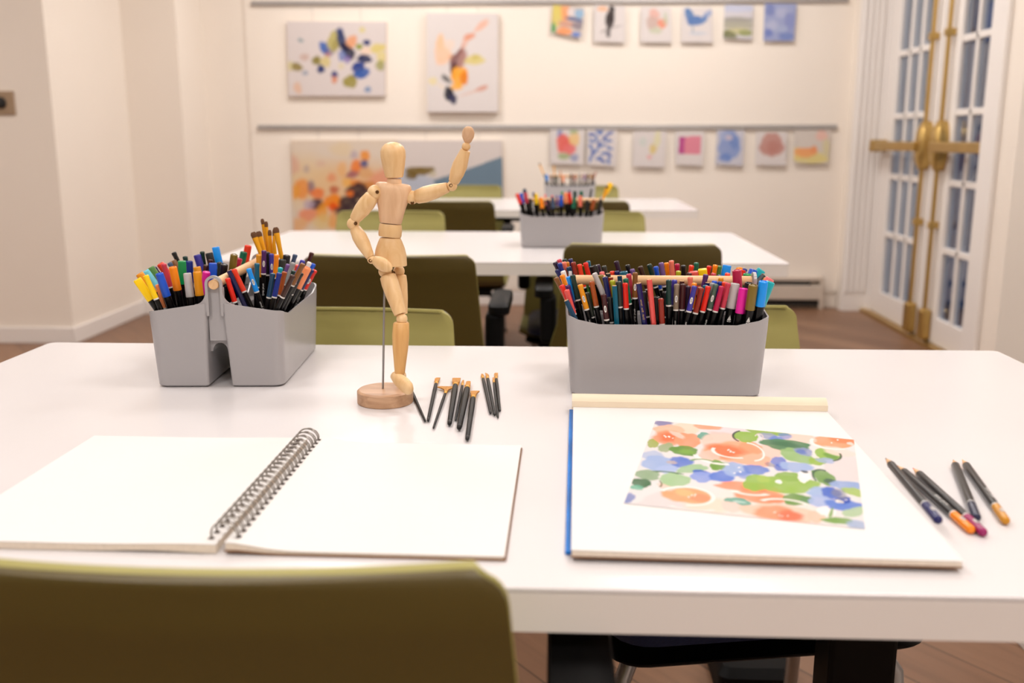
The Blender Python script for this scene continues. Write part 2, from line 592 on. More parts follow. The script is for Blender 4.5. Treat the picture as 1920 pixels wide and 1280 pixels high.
# ---- ceiling panel lights out of view (the room's lamps; the far left one is added fill)
m_dif = bpy.data.materials.new('lamp_diffuser')
m_dif.use_nodes = True
_b = m_dif.node_tree.nodes['Principled BSDF']
_b.inputs['Emission Color'].default_value = LIGHT_WARM + (1,)
_b.inputs['Emission Strength'].default_value = 4.0
_b.inputs['Base Color'].default_value = (0.9, 0.9, 0.9, 1)
for i, (x, y, wt) in enumerate(PANELS):
    e = empty('ceiling_light', (x, y, ZC))
    tag(e, 'square white ceiling panel light, %s side, row %s from the back wall' % ('added fill, leftmost' if x < -3 else 'left' if x < 0 else 'right', {5.0: 'first', 3.0: 'second', 1.1: 'third', -0.9: 'fourth'}[y]), 'ceiling light', 'ceiling panel lights')
    h = 0.31
    MB().box((-h, -h, -0.03), (h, -h + 0.02, 0)).box((-h, h - 0.02, -0.03), (h, h, 0)).box((-h, -h, -0.03), (-h + 0.02, h, 0)).box((h - 0.02, -h, -0.03), (h, h, 0)).build('frame', M_WHITE, e)
    MB().box((-h + 0.02, -h + 0.02, -0.02), (h - 0.02, h - 0.02, -0.005)).build('diffuser', m_dif, e)
    ld = bpy.data.lights.new('panel_lamp', 'AREA')
    ld.shape = 'RECTANGLE'
    ld.size = ld.size_y = 0.56
    ld.energy = wt
    ld.color = LIGHT_WARM
    lo = bpy.data.objects.new('panel_lamp', ld)
    COL.objects.link(lo)
    lo.parent = e
    lo.location = (0, 0, -0.035)

# ---- wall things
def rail(name, z, x0, x1, label):
    o = MB().box((x0, YB - 0.014, z - 0.013), (x1, YB, z + 0.013)).box((x0, YB - 0.02, z - 0.013), (x1, YB - 0.014, z - 0.004)).build(name, mat('rail_aluminium', (176, 172, 170), 0.4, metal=0.4), bevel=0.002)
    tag(o, label, 'hanging rail', 'picture hanging rails')
rail('hanging_rail', 1.122, -1.85, 1.735, 'lower grey picture rail across the back wall')
rail('hanging_rail', 1.86, -1.85, 1.75, 'upper grey picture rail near the top of the back wall')

hb = empty('baseboard_heater', (1.0, YB, 0))
tag(hb, 'long low beige baseboard heater under the back wall, by the doors', 'heater')
HX0, HX1 = -0.70, 0.70
MB().box((HX0, -0.075, 0.06), (HX1, 0, 0.15)).box((HX0, -0.06, 0.175), (HX1, 0, 0.20)).build('cover', M_HEATER, hb, bevel=0.005)
MB().box((HX0 + 0.02, -0.062, 0.15), (HX1 - 0.08, -0.01, 0.176)).build('vent_slot', M_DKSLOT, hb)
MB().box((HX0 + 0.02, -0.05, 0.02), (HX1 - 0.02, -0.01, 0.06)).build('bottom_slot', M_DKSLOT, hb)
MB().box((HX1 - 0.02, -0.08, 0.0), (HX1, 0, 0.205)).build('end_cap', M_HEATER, hb, bevel=0.004)

th = empty('thermostat', (-2.735, 4.83, 1.225))
tag(th, 'small square brass thermostat plate on the left wall', 'thermostat')
MB().box((-0.062, -0.012, -0.058), (0.048, 0, 0.058)).build('plate', mat('tan_plate', (172, 148, 122), 0.4, metal=0.3), th, bevel=0.004)
MB().lathe((-0.02, -0.012, 0.0), (-0.02, -0.03, 0.0), [(0, 0.03), (0.012, 0.028), (0.018, 0.018)], 18).build('dial', M_DKSLOT, th, smooth='auto')

# ================================================================== tables


def table(x0, x1, y0, y1, label):
    cx, cyy = (x0 + x1) / 2, (y0 + y1) / 2
    e = empty('table', (cx, cyy, 0))
    tag(e, label, 'table', 'white work tables')
    hx, hy = (x1 - x0) / 2, (y1 - y0) / 2
    pl = rrect(-hx, -hy, hx, hy, 0.012, 4)
    MB().prism(pl, TT - 0.004, TT).build('tabletop', M_TABLE, e, bevel=0.0015)
    MB().prism(pl, TT - 0.034, TT - 0.004).build('edge_band', M_TEDGE, e)
    for s in (-1, 1):
        lx = hx - 0.33 if s > 0 else -(hx - 0.28)
        MB().box((lx - 0.036, -0.08, 0.05), (lx + 0.036, -0.02, TT - 0.05)).build('leg', M_BLACK, e, bevel=0.005)
        MB().box((lx - 0.03, -0.31, 0.0), (lx + 0.03, 0.31, 0.05)).build('foot', M_BLACK, e, bevel=0.008)
        MB().box((lx - 0.025, -0.30, TT - 0.05), (lx + 0.025, 0.30, TT - 0.034)).build('support_arm', M_BLACK, e, bevel=0.004)
    MB().box((-hx + 0.36, -0.02, TT - 0.085), (hx - 0.36, 0.02, TT - 0.034)).build('stretcher_beam', M_BLACK, e, bevel=0.003)
    return e


table(-0.78, 0.667, 0.627, 1.432, 'nearest white laminate table, holding the sketchbook and the wooden figure')
table(-0.90, 0.604, 2.45, 3.28, 'second white table, behind the nearest one, holding one grey caddy')
table(-0.86, 0.648, 4.30, 5.15, 'farthest white table, in front of the back wall paintings')

# ================================================================== chairs


def make_chair():
    e = empty('chair')
    # shell: columns across, rows from the top of the back down and forward along the seat
    prof = []
    for i in range(15):
        t = i / 14
        z = 0.80 - 0.33 * (1 - (1 - t) ** 1.35)
        prof.append((-0.235 + 0.062 * (1 - (z - 0.47) / 0.33), z))
    prof += [(-0.166, 0.455), (-0.146, 0.443), (-0.11, 0.437), (-0.03, 0.434), (0.07, 0.436), (0.13, 0.438)]

    def halfw(k, y, z):
        if y < -0.165:
            ww = 0.187 + (0.80 - z) * 0.075
            if z < 0.60:
                ww += 0.014 * min(1, (0.60 - z) / 0.06)
            d = 0.80 - z
            rr = 0.020
            if d < rr:
                ww = ww - rr + math.sqrt(max(0, rr * rr - (rr - d) ** 2)) 
            return ww
        ww = 0.232
        if y > 0.16:
            ww -= (y - 0.16) ** 2 * 14
        return ww
    nc = 25
    # denser rows near the top for the rounded corners
    top = [(-0.235 + 0.0, 0.80), (-0.2349, 0.7993), (-0.2348, 0.798), (-0.2344, 0.795), (-0.2340, 0.791), (-0.2334, 0.785), (-0.2326, 0.778), (-0.232, 0.771), (-0.230, 0.762)]
    prof = top + [p for p in prof if p[1] < 0.752]
    v, f = [], []
    for k, (y, z) in enumerate(prof):
        hw = halfw(k, y, z)
        back = y < -0.14
        for j in range(nc):
            q = -1 + 2 * j / (nc - 1)
            q = math.copysign(abs(q) ** 0.8, q)
            yy, zz = y, z
            if back:
                yy -= 0.018 * (1 - q * q)
                yy += 0.0
            else:
                zz -= 0.008 * (1 - q * q)
                zz += 0.012 * max(0, (abs(q) - 0.85) / 0.15)
            if k == 0:
                yy += 0.006
            v.append((q * hw, yy, zz))
    for k in range(len(prof) - 1):
        for j in range(nc - 1):
            a = k * nc + j
            f.append((a, a + 1, a + nc + 1, a + nc))
    nb = sum(1 for y_, z_ in prof if y_ < -0.14)
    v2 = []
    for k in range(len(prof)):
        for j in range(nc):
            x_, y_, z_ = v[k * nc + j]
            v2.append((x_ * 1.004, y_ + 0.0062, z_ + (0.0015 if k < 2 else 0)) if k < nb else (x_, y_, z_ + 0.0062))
    for nm_, vv_, mt_ in (('back_shell', v, M_OLIVE), ('front_shell', v2, M_OLIVE2)):  # same surface built twice: darker olive behind, lighter olive in front
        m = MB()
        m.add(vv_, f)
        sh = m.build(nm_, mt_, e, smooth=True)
        so = sh.modifiers.new('thickness', 'SOLIDIFY')
        so.thickness = 0.0058
        so.offset = 0
        bv = sh.modifiers.new('edge', 'BEVEL')
        bv.width = 0.002
        bv.segments = 2
        bv.limit_method = 'ANGLE'
        bv.angle_limit = R(50)
    # seat pad
    pad = MB()
    rings = []
    for z, s in ((0.446, 0.90), (0.450, 1.0), (0.466, 1.0), (0.476, 0.95), (0.479, 0.8)):
        rings.append([(x * s, y * s, z) for x, y in rrect(-0.205, -0.150, 0.205, 0.195, 0.05, 5)])
    pad.loft(rings)
    pad.build('seat_pad', M_NAVY, e, smooth='auto')
    pan = MB()
    pan.loft([[(x * s, y * s, z) for x, y in rrect(-0.212, -0.150, 0.212, 0.200, 0.045, 5)] for z, s in ((0.420, 0.90), (0.423, 0.98), (0.427, 1.0), (0.4295, 1.0))])
    pan.build('seat_pan', M_BLACK, e, smooth='auto')
    # under-seat frame
    fr = MB().box((-0.17, -0.14, 0.395), (0.17, -0.10, 0.421)).box((-0.17, 0.10, 0.395), (0.17, 0.14, 0.420)).box((-0.16, -0.11, 0.400), (0.16, 0.11, 0.416))
    fr.build('seat_frame', M_BLACK, e, bevel=0.004)
    for sx_ in (-1, 1):
        for sy_ in (-1, 1):
            MB().tube([(sx_ * 0.165, sy_ * 0.12, 0.40), (sx_ * 0.19, sy_ * 0.145, 0.36), (sx_ * 0.205, sy_ * 0.205, 0.012)], 0.0115, 10).build('leg', M_STEEL, e, smooth='auto')
            MB().lathe((sx_ * 0.205, sy_ * 0.206, 0.0), (sx_ * 0.205, sy_ * 0.206, 0.02), [(0, 0.014), (0.02, 0.0135)], 10).build('foot_glide', M_BLACK, e, smooth='auto')
        # arm: bracket on the shell, post, and a pad
        MB().box((min(sx_ * 0.205, sx_ * 0.246), -0.185, 0.545), (max(sx_ * 0.205, sx_ * 0.246), -0.12, 0.668)).build('arm_bracket', M_BLACK, e, bevel=0.012)
        ap = MB()
        rr_ = []
        for z, s in ((0.662, 0.93), (0.666, 1.0), (0.682, 1.0), (0.688, 0.9)):
            rr_.append([(sx_ * 0.236 + (x - 0.0) * s, -0.075 + y * s, z) for x, y in rrect(-0.024, -0.120, 0.024, 0.120, 0.023, 6)])
        ap.loft(rr_)
        ap.build('armrest', M_BLACK, e, smooth='auto')
    return e


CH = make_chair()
CHAIRS = [  # x, y, rotation, label
    (-0.213, 0.756, 0, 'olive plastic chair in the foreground, back toward the viewer, before the open sketchbook'),
    (-0.345, 1.262, 180, 'light olive chair facing the viewer behind the wooden figure, far side of nearest table'),
    (0.252, 1.300, 190, 'light olive chair facing the viewer behind the near right caddy'),
    (-0.355, 2.30, 0, 'olive chair with its dark back toward the viewer, behind the wooden figure'),
    (0.217, 2.545, 0, 'olive chair with its dark back toward the viewer, behind the near right caddy'),
    (-0.565, 3.12, 180, 'olive chair facing the viewer, left one on the far side of the second table'),
    (0.13, 3.12, 180, 'olive chair facing the viewer, right one on the far side of the second table'),
    (-0.425, 4.16, 0, 'olive chair with back toward the viewer, left one before the farthest table'),
    (0.125, 4.18, 0, 'olive chair with back toward the viewer, right one before the farthest table'),
    (-0.465, 5.02, 180, 'olive chair facing the viewer, farthest left, under the blue and grey painting'),
    (0.165, 5.02, 180, 'olive chair facing the viewer, farthest right, behind the farthest caddy'),
]
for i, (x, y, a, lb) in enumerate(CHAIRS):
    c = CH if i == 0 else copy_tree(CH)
    c.location = (x, y, 0)
    c.rotation_euler = (0, 0, R(a))
    tag(c, lb, 'chair', 'olive armchairs at the tables')
    if i in (1, 2):
        c.scale = (1, 1, 0.978)
fb = MB()
fb.loft([[(x * s_, y * s_, z) for x, y in rrect(-0.075, -0.11, 0.075, 0.11, 0.02, 4)] for z, s_ in ((0.0, 1), (0.045, 1), (0.06, 0.86))])
tag(fb.build('floor_box', M_BLACK, smooth='auto', loc=(0.40, 1.78, 0)), 'low black box on the floor, seen beneath the nearest table', 'floor box')

# ================================================================== caddies
CL, CW = 0.237, 0.170          # length along the wooden handle, width across both bins


def make_caddy():
    """local x along the handle, y across; two tapered bins, a bridge between them, a dowel on top"""
    e = empty('desk_caddy')
    for s in (-1, 1):
        def ring(z, off, rim=False):
            t = z / 0.10
            hx = 0.1160 + 0.0065 * t
            y0 = 0.0145 - 0.004 * t
            y1 = 0.0805 + 0.0045 * t
            pts = []
            for cx_, cy_, r_0, a0 in ((1, 1, 0.013, 0), (-1, 1, 0.013, 90), (-1, 0, 0.0042, 180), (1, 0, 0.0042, 270)):
                rr_ = r_0 - off * 0.6
                qx = cx_ * (hx - off - rr_)
                qy = (y1 - off - rr_) if cy_ else (y0 + off + rr_)
                pts += [(qx + rr_ * math.cos(R(a0 + 18 * i_)), qy + rr_ * math.sin(R(a0 + 18 * i_))) for i_ in range(6)]
            out = []
            # extra points along the straight sides so the rim can rise near the handle posts
            m = len(pts)
            for i in range(m):
                a, b = pts[i], pts[(i + 1) % m]
                out.append(a)
                if math.hypot(a[0] - b[0], a[1] - b[1]) > 0.02:
                    for q in (0.12, 0.3, 0.5, 0.7, 0.88):
                        out.append((a[0] + (b[0] - a[0]) * q, a[1] + (b[1] - a[1]) * q))
            r_ = []
            for x, y in out:
                zz = z
                if rim:
                    end = max(0, min(1, (abs(x) - 0.095) / 0.02))
                    inn = max(0, min(1, 1 - (y - 0.01) / 0.075))
                    zz = 0.0905 + end * (0.008 + 0.011 * inn)
                r_.append((x, s * y, zz))
            return r_
        m = MB()
        m.loft([ring(0.0, 0.004), ring(0.003, 0.0), ring(0.03, 0), ring(0.06, 0), ring(0.085, 0, False), ring(0.0985, 0.0004, True), ring(0.0995, 0.0012, True), ring(0.0985, 0.0022, True),
                ring(0.08, 0.0024), ring(0.04, 0.0024), ring(0.004, 0.0024)])
        m.build('bin', M_GREY, e, smooth='auto')
    for s in (-1, 1):
        # handle post: an arched upright between the bins at each end
        x0 = s * 0.1190
        x1 = s * 0.1150
        def arch(r, k=0):
            pts = [(-r, 0.093), (-r, 0.133)]
            pts += [(-r * math.cos(R(a)), 0.133 + r * math.sin(R(a))) for a in range(10, 180, 10)]
            pts += [(r, 0.133), (r, 0.093)]
            return pts
        m = MB()
        o_, i_ = arch(0.0108), arch(0.0074)
        n = len(o_)
        rings = []
        for j in range(n):
            rings.append([(x0, o_[j][0], o_[j][1]), (x1, o_[j][0], o_[j][1]), (x1, i_[j][0], i_[j][1]), (x0, i_[j][0], i_[j][1])])
        m.loft(rings)
        # curved gussets that sweep the rim up into the post
        for sg in (-1, 1):
            g = [(0.0107, 0.098), (0.0107, 0.124)] + [(0.0107 + 0.014 * (1 - math.cos(R(a))), 0.124 - 0.0165 * math.sin(R(a))) for a in range(15, 91, 15)] + [(0.0247, 0.098)]
            xs_ = sorted((x0, s * 0.1165))
            m.loft([[(xs_[0], sg * yy, zz) for yy, zz in g], [(xs_[1], sg * yy, zz) for yy, zz in g]])
        # recessed web below the dowel
        xa, xb = s * 0.1120, s * 0.1090
        m.box((min(xa, xb), -0.0105, 0.060), (max(xa, xb), 0.0105, 0.128))
        m.build('handle_post', M_GREY, e, bevel=0.0008)
    # bridge with an arched underside
    def br(x):
        pts = [(-0.0135, 0.045)] + [(-0.0095 * math.cos(R(a)), 0.045 + 0.011 * math.sin(R(a))) for a in range(0, 181, 20)] + [(0.0135, 0.045), (0.0112, 0.083), (-0.0112, 0.083)]
        return [(x, a, b) for a, b in pts]
    MB().loft([br(-0.105), br(0.105)]).build('bridge', M_GREY, e)
    m = MB().lathe((-0.1190, 0, 0.1325), (0.1190, 0, 0.1325), [(0, 0.0058), (0.0006, 0.0063), (0.2324, 0.0063), (0.233, 0.0058)], 18)
    m.build('wooden_handle', M_DOWEL, e, smooth='auto')
    return e


CAD = make_caddy()
CADDIES = [
    ((-0.4275, 1.2845), 93.3, 'grey divided caddy at the left, end-on, holding markers and gold brushes'),
    ((0.1405, 1.2270), 0.0, 'grey divided caddy at the right of nearest table, packed with markers and pencils'),
    ((0.0265, 2.865), 0.0, 'grey caddy with a yellow brush, on the second table'),
    ((0.0820, 4.70), 0.0, 'farthest grey caddy, on the third table by the back wall'),
]
for i, ((x, y), a, lb) in enumerate(CADDIES):
    c = CAD if i == 0 else copy_tree(CAD)
    c.location = (x, y, TT)
    c.rotation_euler = (0, 0, R(a))
    tag(c, lb, 'caddy', 'grey desk caddies')

# ================================================================== markers, pens and pencils in the caddies
COLS = dict(
    coral=(226, 84, 80), red=(222, 32, 14), forest=(10, 48, 40), amber=(228, 148, 16), rust=(160, 74, 22), maroon=(62, 16, 20),
    silver=(192, 188, 188), navy=(12, 20, 88), olive=(124, 102, 34), orange=(250, 140, 10), plum=(80, 34, 100), brown=(128, 80, 32),
    white=(232, 230, 228), petrol=(6, 60, 92), teal=(0, 92, 118), lime=(172, 174, 30), charcoal=(44, 50, 44), emerald=(0, 100, 74),
    rose=(200, 56, 78), brick=(140, 34, 14), indigo=(58, 52, 150), taupe=(134, 116, 98), violet=(44, 22, 50), sage=(74, 98, 84),
    crimson=(182, 22, 72), tan=(206, 160, 108), salmon=(242, 124, 100), ochre=(200, 122, 22), black=(18, 18, 20), blue=(20, 84, 206),
    yellow=(250, 208, 0), pink=(246, 122, 124), lavender=(110, 80, 144), azure=(0, 148, 246), magenta=(230, 34, 160), turquoise=(10, 170, 178),
    green=(0, 146, 80), scarlet=(234, 58, 30), skyblue=(110, 202, 224), peach=(252, 150, 96), moss=(78, 130, 58), pine=(6, 52, 46),
    umber=(58, 28, 20), gold=(222, 150, 30), grey=(150, 150, 152), cobalt=(12, 40, 130), steel=(60, 80, 110))
LNAME = dict(skyblue='sky-blue', brick='brick-red', forest='forest-green', rose='rose-pink', rust='rust-brown', plum='plum-purple', petrol='petrol-blue', amber='amber-yellow', moss='moss-green', pine='dark-pine', sage='sage-green', ochre='ochre-yellow', umber='dark-brown', steel='steel-blue', gold='golden', cobalt='cobalt-blue', emerald='emerald-green', lavender='dusty-purple', azure='bright-blue', peach='peach-orange', coral='coral-pink', salmon='salmon-pink', silver='silver-grey', taupe='taupe-grey', maroon='dark-maroon')


def pen_mat(c):
    return mat('cap_%s_plastic' % c, COLS[c], 0.28, noise=0.03)


RAD = dict(fine=0.0034, fat=0.0058, sq=0.0058, pencil=0.0034, brush=0.0030)
# kind, top pixel, lower pixel on the axis, colour, mark
RIGHT_FRONT = [
    ('pencil', 1061, 563, 1067, 600, 'petrol', ''), ('fine', 1062, 542.7, 1075, 589.5, 'coral', ''), ('fine', 1051.7, 534, 1059, 572, 'red', ''),
    ('fine', 1073.4, 515, 1084, 567, 'forest', ''), ('fine', 1087.4, 533, 1101, 582.5, 'amber', '059'), ('fine', 1109, 527, 1118, 575.5, 'rust', ''),
    ('fine', 1131.4, 551, 1135, 599, 'maroon', '089'), ('fine', 1114, 511.6, 1131, 552, 'silver', ''), ('fine', 1134, 518.6, 1145, 569.6, 'navy', ''),
    ('fine', 1126, 515, 1135, 550, 'olive', ''), ('fine', 1053, 515, 1061, 550, 'orange', ''), ('fine', 1064, 534, 1071, 562, 'plum', ''),
    ('fine', 1041, 520, 1050, 550, 'brown', ''), ('fine', 1055, 507.5, 1063, 530, 'white', ''), ('fine', 1066, 518, 1075, 555, 'azure', ''),
    ('fine', 1147.6, 525, 1153, 568, 'lime', ''), ('pencil', 1152, 535.6, 1155.5, 582.5, 'teal', ''), ('fine', 1160, 527, 1162, 578, 'charcoal', ''),
    ('fine', 1172, 530, 1174, 581, 'red', ''), ('fine', 1173, 521.6, 1180, 572, 'emerald', ''), ('fine', 1178.7, 513, 1184, 556, 'rose', ''),
    ('fine', 1191, 510.4, 1190.4, 564, 'brown', '044'), ('pencil', 1197.4, 531, 1209, 606, 'navy', 'gold'), ('pencil', 1217.3, 524, 1226.7, 606, 'coral', ''),
    ('fine', 1239, 559, 1240.8, 600, 'brick', ''), ('pencil', 1140, 512.6, 1143, 540, 'black', ''), ('pencil', 1145, 520, 1148, 545, 'brick', ''),
    ('pencil', 1161.7, 517, 1163, 545, 'petrol', ''), ('fine', 1207, 546, 1211, 570, 'black', ''), ('fat', 1229, 556, 1231, 578, 'black', ''), ('fine', 1247, 546, 1248, 572, 'black', ''),
    ('fine', 1143, 556, 1145, 580, 'black', ''), ('fine', 1100, 548, 1106, 572, 'charcoal', ''),
    ('fine', 1254, 524, 1255, 575, 'pine', ''), ('fine', 1265, 524, 1259, 573, 'indigo', ''), ('fine', 1269, 532, 1266, 582.5, 'taupe', '028'),
    ('fine', 1281, 532, 1277.5, 583, 'maroon', ''), ('fine', 1290.4, 535.6, 1288, 566, 'violet', ''), ('fine', 1302.7, 535.6, 1291, 584, 'indigo', '024'),
    ('fine', 1315.6, 539, 1303, 589.5, 'brick', ''), ('fine', 1328.5, 536, 1316.8, 586, 'red', ''), ('fine', 1342.6, 532, 1329.7, 582.5, 'sage', '095'),
    ('fine', 1353.7, 536, 1340, 587, 'crimson', ''), ('fine', 1366, 530, 1354, 580, 'rose', ''), ('pencil', 1278.7, 527, 1278, 550, 'maroon', ''),
    ('pencil', 1326.8, 530, 1324, 556, 'navy', ''), ('pencil', 1313, 539, 1311, 560, 'pine', ''), ('fine', 1294, 518.6, 1295, 545, 'salmon', ''),
    ('fine', 1302, 530, 1300, 556, 'orange', ''), ('fine', 1324, 514, 1317, 545, 'plum', ''), ('fine', 1323, 534, 1320, 560, 'teal', ''),
    ('fine', 1336, 530, 1333, 556, 'grey', ''), ('fine', 1340, 526, 1336, 550, 'blue', ''), ('fine', 1351, 527.5, 1348, 550, 'cobalt', ''),
    ('fine', 1352, 520, 1350, 540, 'amber', ''), ('fine', 1359, 528, 1356, 552, 'scarlet', ''),
    ('fat', 1378.7, 531, 1371.7, 573, 'silver', 'boat'), ('fat', 1394.5, 540, 1388.7, 579.6, 'magenta', ''), ('fat', 1413.3, 534, 1408.6, 575, 'olive', 'boat'),
    ('fat', 1406, 530, 1402, 560, 'black', ''), ('fat', 1430.9, 527, 1426, 571, 'azure', ''), ('fat', 1446.5, 528, 1441.5, 570, 'turquoise', ''),
    ('fat', 1381, 506, 1382, 545, 'crimson', ''), ('fat', 1446, 522, 1439, 535, 'pink', ''), ('fine', 1436.7, 521, 1432, 532, 'amber', ''),
]
RIGHT_BACK = [
    ('fine', 1065, 500, 1072, 520, 'petrol', ''), ('fine', 1043, 505, 1048, 525, 'navy', ''), ('fine', 1155, 489, 1163, 517, 'violet', ''),
    ('fine', 1176, 496, 1181, 516, 'black', ''), ('fine', 1185, 504, 1188, 520, 'lavender', ''), ('fine', 1200, 499, 1210, 523, 'umber', ''),
    ('fine', 1217, 495, 1229, 523, 'forest', ''), ('fine', 1230, 499, 1238, 523, 'blue', ''), ('fine', 1239.6, 492, 1246.6, 523, 'lavender', ''),
    ('fine', 1249.6, 492, 1255, 519, 'orange', ''), ('fine', 1102, 489, 1106, 506, 'teal', ''), ('fine', 1097.4, 492, 1105, 521.5, 'red', ''),
    ('fine', 1086, 495, 1091, 521.5, 'scarlet', ''), ('pencil', 1093, 498, 1097, 520, 'moss', ''), ('fine', 1074.5, 491, 1081.6, 521.6, 'brick', ''),
    ('fine', 1068.7, 485, 1073, 505, 'navy', ''), ('fine', 1058, 485, 1062, 503, 'forest', ''), ('fine', 1056, 491, 1061, 510, 'salmon', ''),
    ('fine', 1063, 491, 1067, 509, 'ochre', ''), ('fine', 1046.4, 486, 1051, 504, 'rose', ''), ('fine', 1039, 491, 1044, 511, 'violet', ''),
    ('fine', 1048, 493, 1053, 513, 'cobalt', ''), ('fat', 1112, 498, 1117, 516, 'black', ''), ('fine', 1120, 496, 1126, 514, 'violet', ''),
    ('fine', 1132, 498, 1136, 516, 'charcoal', ''), ('fine', 1128, 509, 1131, 523, 'pink', ''), ('fine', 1156.4, 507.5, 1159, 524, 'navy', ''),
    ('fat', 1169, 508.7, 1171, 526, 'teal', ''), ('fine', 1147.6, 508, 1149, 520, 'scarlet', ''),
    ('fine', 1258.8, 488, 1264, 519, 'salmon', ''), ('fine', 1270, 494, 1272, 518, 'crimson', ''), ('fine', 1272.8, 507.5, 1272, 528, 'lime', ''),
    ('fine', 1281.6, 497, 1283.4, 524, 'black', ''), ('fine', 1297, 497, 1294.5, 516, 'scarlet', ''), ('fine', 1292.8, 511, 1290, 530, 'maroon', ''),
    ('fine', 1305.7, 492, 1305.7, 512, 'emerald', ''), ('sq', 1313, 504, 1319, 528, 'yellow', ''), ('sq', 1302, 509, 1307, 528, 'coral', ''),
    ('fine', 1329.7, 498, 1326, 518, 'red', ''), ('fine', 1342, 496, 1340, 516, 'orange', ''), ('sq', 1361, 495, 1357, 522, 'azure', ''),
    ('fine', 1339.6, 512, 1336, 530, 'rose', ''), ('fine', 1353, 516, 1350, 530, 'cobalt', ''), ('fine', 1350, 498, 1348, 512, 'moss', ''),
    ('fine', 1366.6, 517, 1364, 531, 'scarlet', ''), ('fat', 1381.6, 498, 1381.6, 512, 'orange', ''), ('fat', 1398.6, 506, 1395.7, 528, 'red', ''),
    ('fat', 1413.5, 505, 1412, 528, 'blue', ''), ('fine', 1406, 504, 1404, 520, 'cobalt', ''), ('fat', 1403, 514, 1400, 530, 'green', ''),
    ('sq', 1433.8, 506, 1426, 526, 'turquoise', ''), ('pencil', 1442.6, 517, 1434, 530, 'black', ''), ('fine', 1325, 510, 1323, 526, 'amber', ''),
]
LEFT_A = [  # left bin of the left caddy
    ('sq', 254, 523, 271, 556, 'yellow', ''), ('fat', 258, 512.5, 274, 545, 'amber', ''), ('fine', 273, 515.6, 294, 562, 'yellow', ''),
    ('fat', 271, 507.5, 287, 537, 'skyblue', ''), ('fat', 276, 501, 289, 530, 'moss', ''), ('fine', 286, 501, 295, 520, 'navy', ''),
    ('fine', 296, 532.5, 302, 550, 'peach', ''), ('fat', 298, 512, 313, 549, 'blue', ''), ('fat', 299, 494, 303, 516, 'scarlet', ''),
    ('fine', 307.5, 494, 321, 530, 'rose', ''), ('fat', 324, 500, 333, 537.5, 'orange', ''), ('sq', 321, 489, 324, 505, 'brown', ''),
    ('sq', 341, 489, 343, 526, 'green', ''), ('fat', 351, 511.6, 356, 550, 'silver', ''), ('fat', 369, 509, 371.5, 550, 'amber', ''),
    ('fat', 368, 500, 370, 520, 'gold', ''), ('fine', 322.5, 472.5, 331, 492, 'black', ''), ('fine', 346, 480, 352, 507.5, 'pine', ''),
    ('fat', 356, 489, 358, 510, 'cobalt', ''), ('fat', 369, 477.5, 375, 500, 'indigo', ''), ('fine', 379, 471, 383, 490, 'forest', ''),
    ('sq', 391, 474, 399, 492, 'black', ''), ('sq', 404, 463, 410, 489, 'azure', ''), ('sq', 399, 493, 398, 516, 'blue', ''),
    ('fine', 386, 496, 382, 520, 'umber', ''), ('fat', 388, 509, 386, 530, 'magenta', ''), ('fine', 395, 486, 395, 500, 'maroon', ''),
    ('fine', 411, 491, 410, 507, 'charcoal', ''), ('fat', 421, 495, 419, 508, 'black', ''),
    ('fat', 439, 476.5, 434, 500, 'olive', ''), ('fat', 453, 484, 448, 500, 'crimson', ''), ('fat', 464, 472, 462, 490, 'emerald', ''),
    ('fat', 467, 460, 466, 476, 'scarlet', ''), ('fine', 313, 492, 320, 510, 'steel', ''),
]
LEFT_B = [
    ('fine', 421, 506, 440, 540, 'crimson', ''), ('fine', 426, 521, 438, 558, 'red', ''), ('fine', 437.5, 504, 462, 544, 'scarlet', ''),
    ('pencil', 430, 507, 447, 544, 'navy', ''), ('fine', 465.6, 503, 478, 540.6, 'azure', '018'), ('fine', 482, 493, 482, 533, 'teal', ''),
    ('fat', 487, 476.6, 488, 500, 'gold', ''), ('fine', 495, 469, 494.5, 509, 'plum', '072'), ('fine', 502, 472, 502, 495, 'black', ''),
    ('fine', 508.6, 475, 510, 511, 'indigo', '077'), ('fine', 518.7, 476.6, 517, 512.5, 'orange', ''), ('fine', 512, 512, 504, 557, 'petrol', ''),
    ('fine', 524, 511, 513, 559, 'cobalt', ''), ('fine', 526, 501, 523, 524, 'turquoise', ''), ('fine', 534, 509, 527, 540.6, 'rust', ''),
    ('fine', 550, 515.6, 526.6, 560, 'umber', ''), ('fine', 551.5, 507, 544, 528, 'forest', ''), ('fine', 569, 494, 534, 561, 'brown', ''),
    ('fine', 565.6, 511, 546, 550, 'black', ''), ('fat', 579.7, 501.6, 558, 545, 'peach', ''), ('fine', 581, 491, 573, 509, 'white', ''),
    ('fine', 586, 505, 564, 544, 'navy', ''), ('fine', 591.4, 506, 570, 547, 'red', '051'), ('fine', 588, 494, 584, 506, 'blue', ''),
    ('fine', 585, 473, 578, 492, 'maroon', ''), ('fine', 551, 492, 540, 518, 'grey', ''), ('fine', 554, 476.5, 549, 492, 'steel', ''),
    ('fat', 538, 478, 535, 498, 'black', ''), ('fat', 530, 486, 528, 504, 'charcoal', ''), ('fine', 541, 495, 536, 512, 'lavender', ''),
    ('fine', 558, 496, 554, 510, 'coral', ''), ('fine', 569, 487.5, 565, 500, 'indigo', ''),
    ('brush', 474, 435, 489, 475, 'gold', 'flat'), ('brush', 484, 433.6, 494.5, 469, 'gold', 'flat'), ('brush', 491.4, 410, 499, 450, 'gold', 'round'),
    ('brush', 498.7, 415, 501.6, 455, 'gold', 'round'), ('brush', 505.5, 431, 508, 470, 'gold', 'round'), ('brush', 512.5, 431, 514, 470, 'gold', 'thin'),
    ('brush', 516.4, 426, 533.6, 481, 'gold', 'flat'),
]
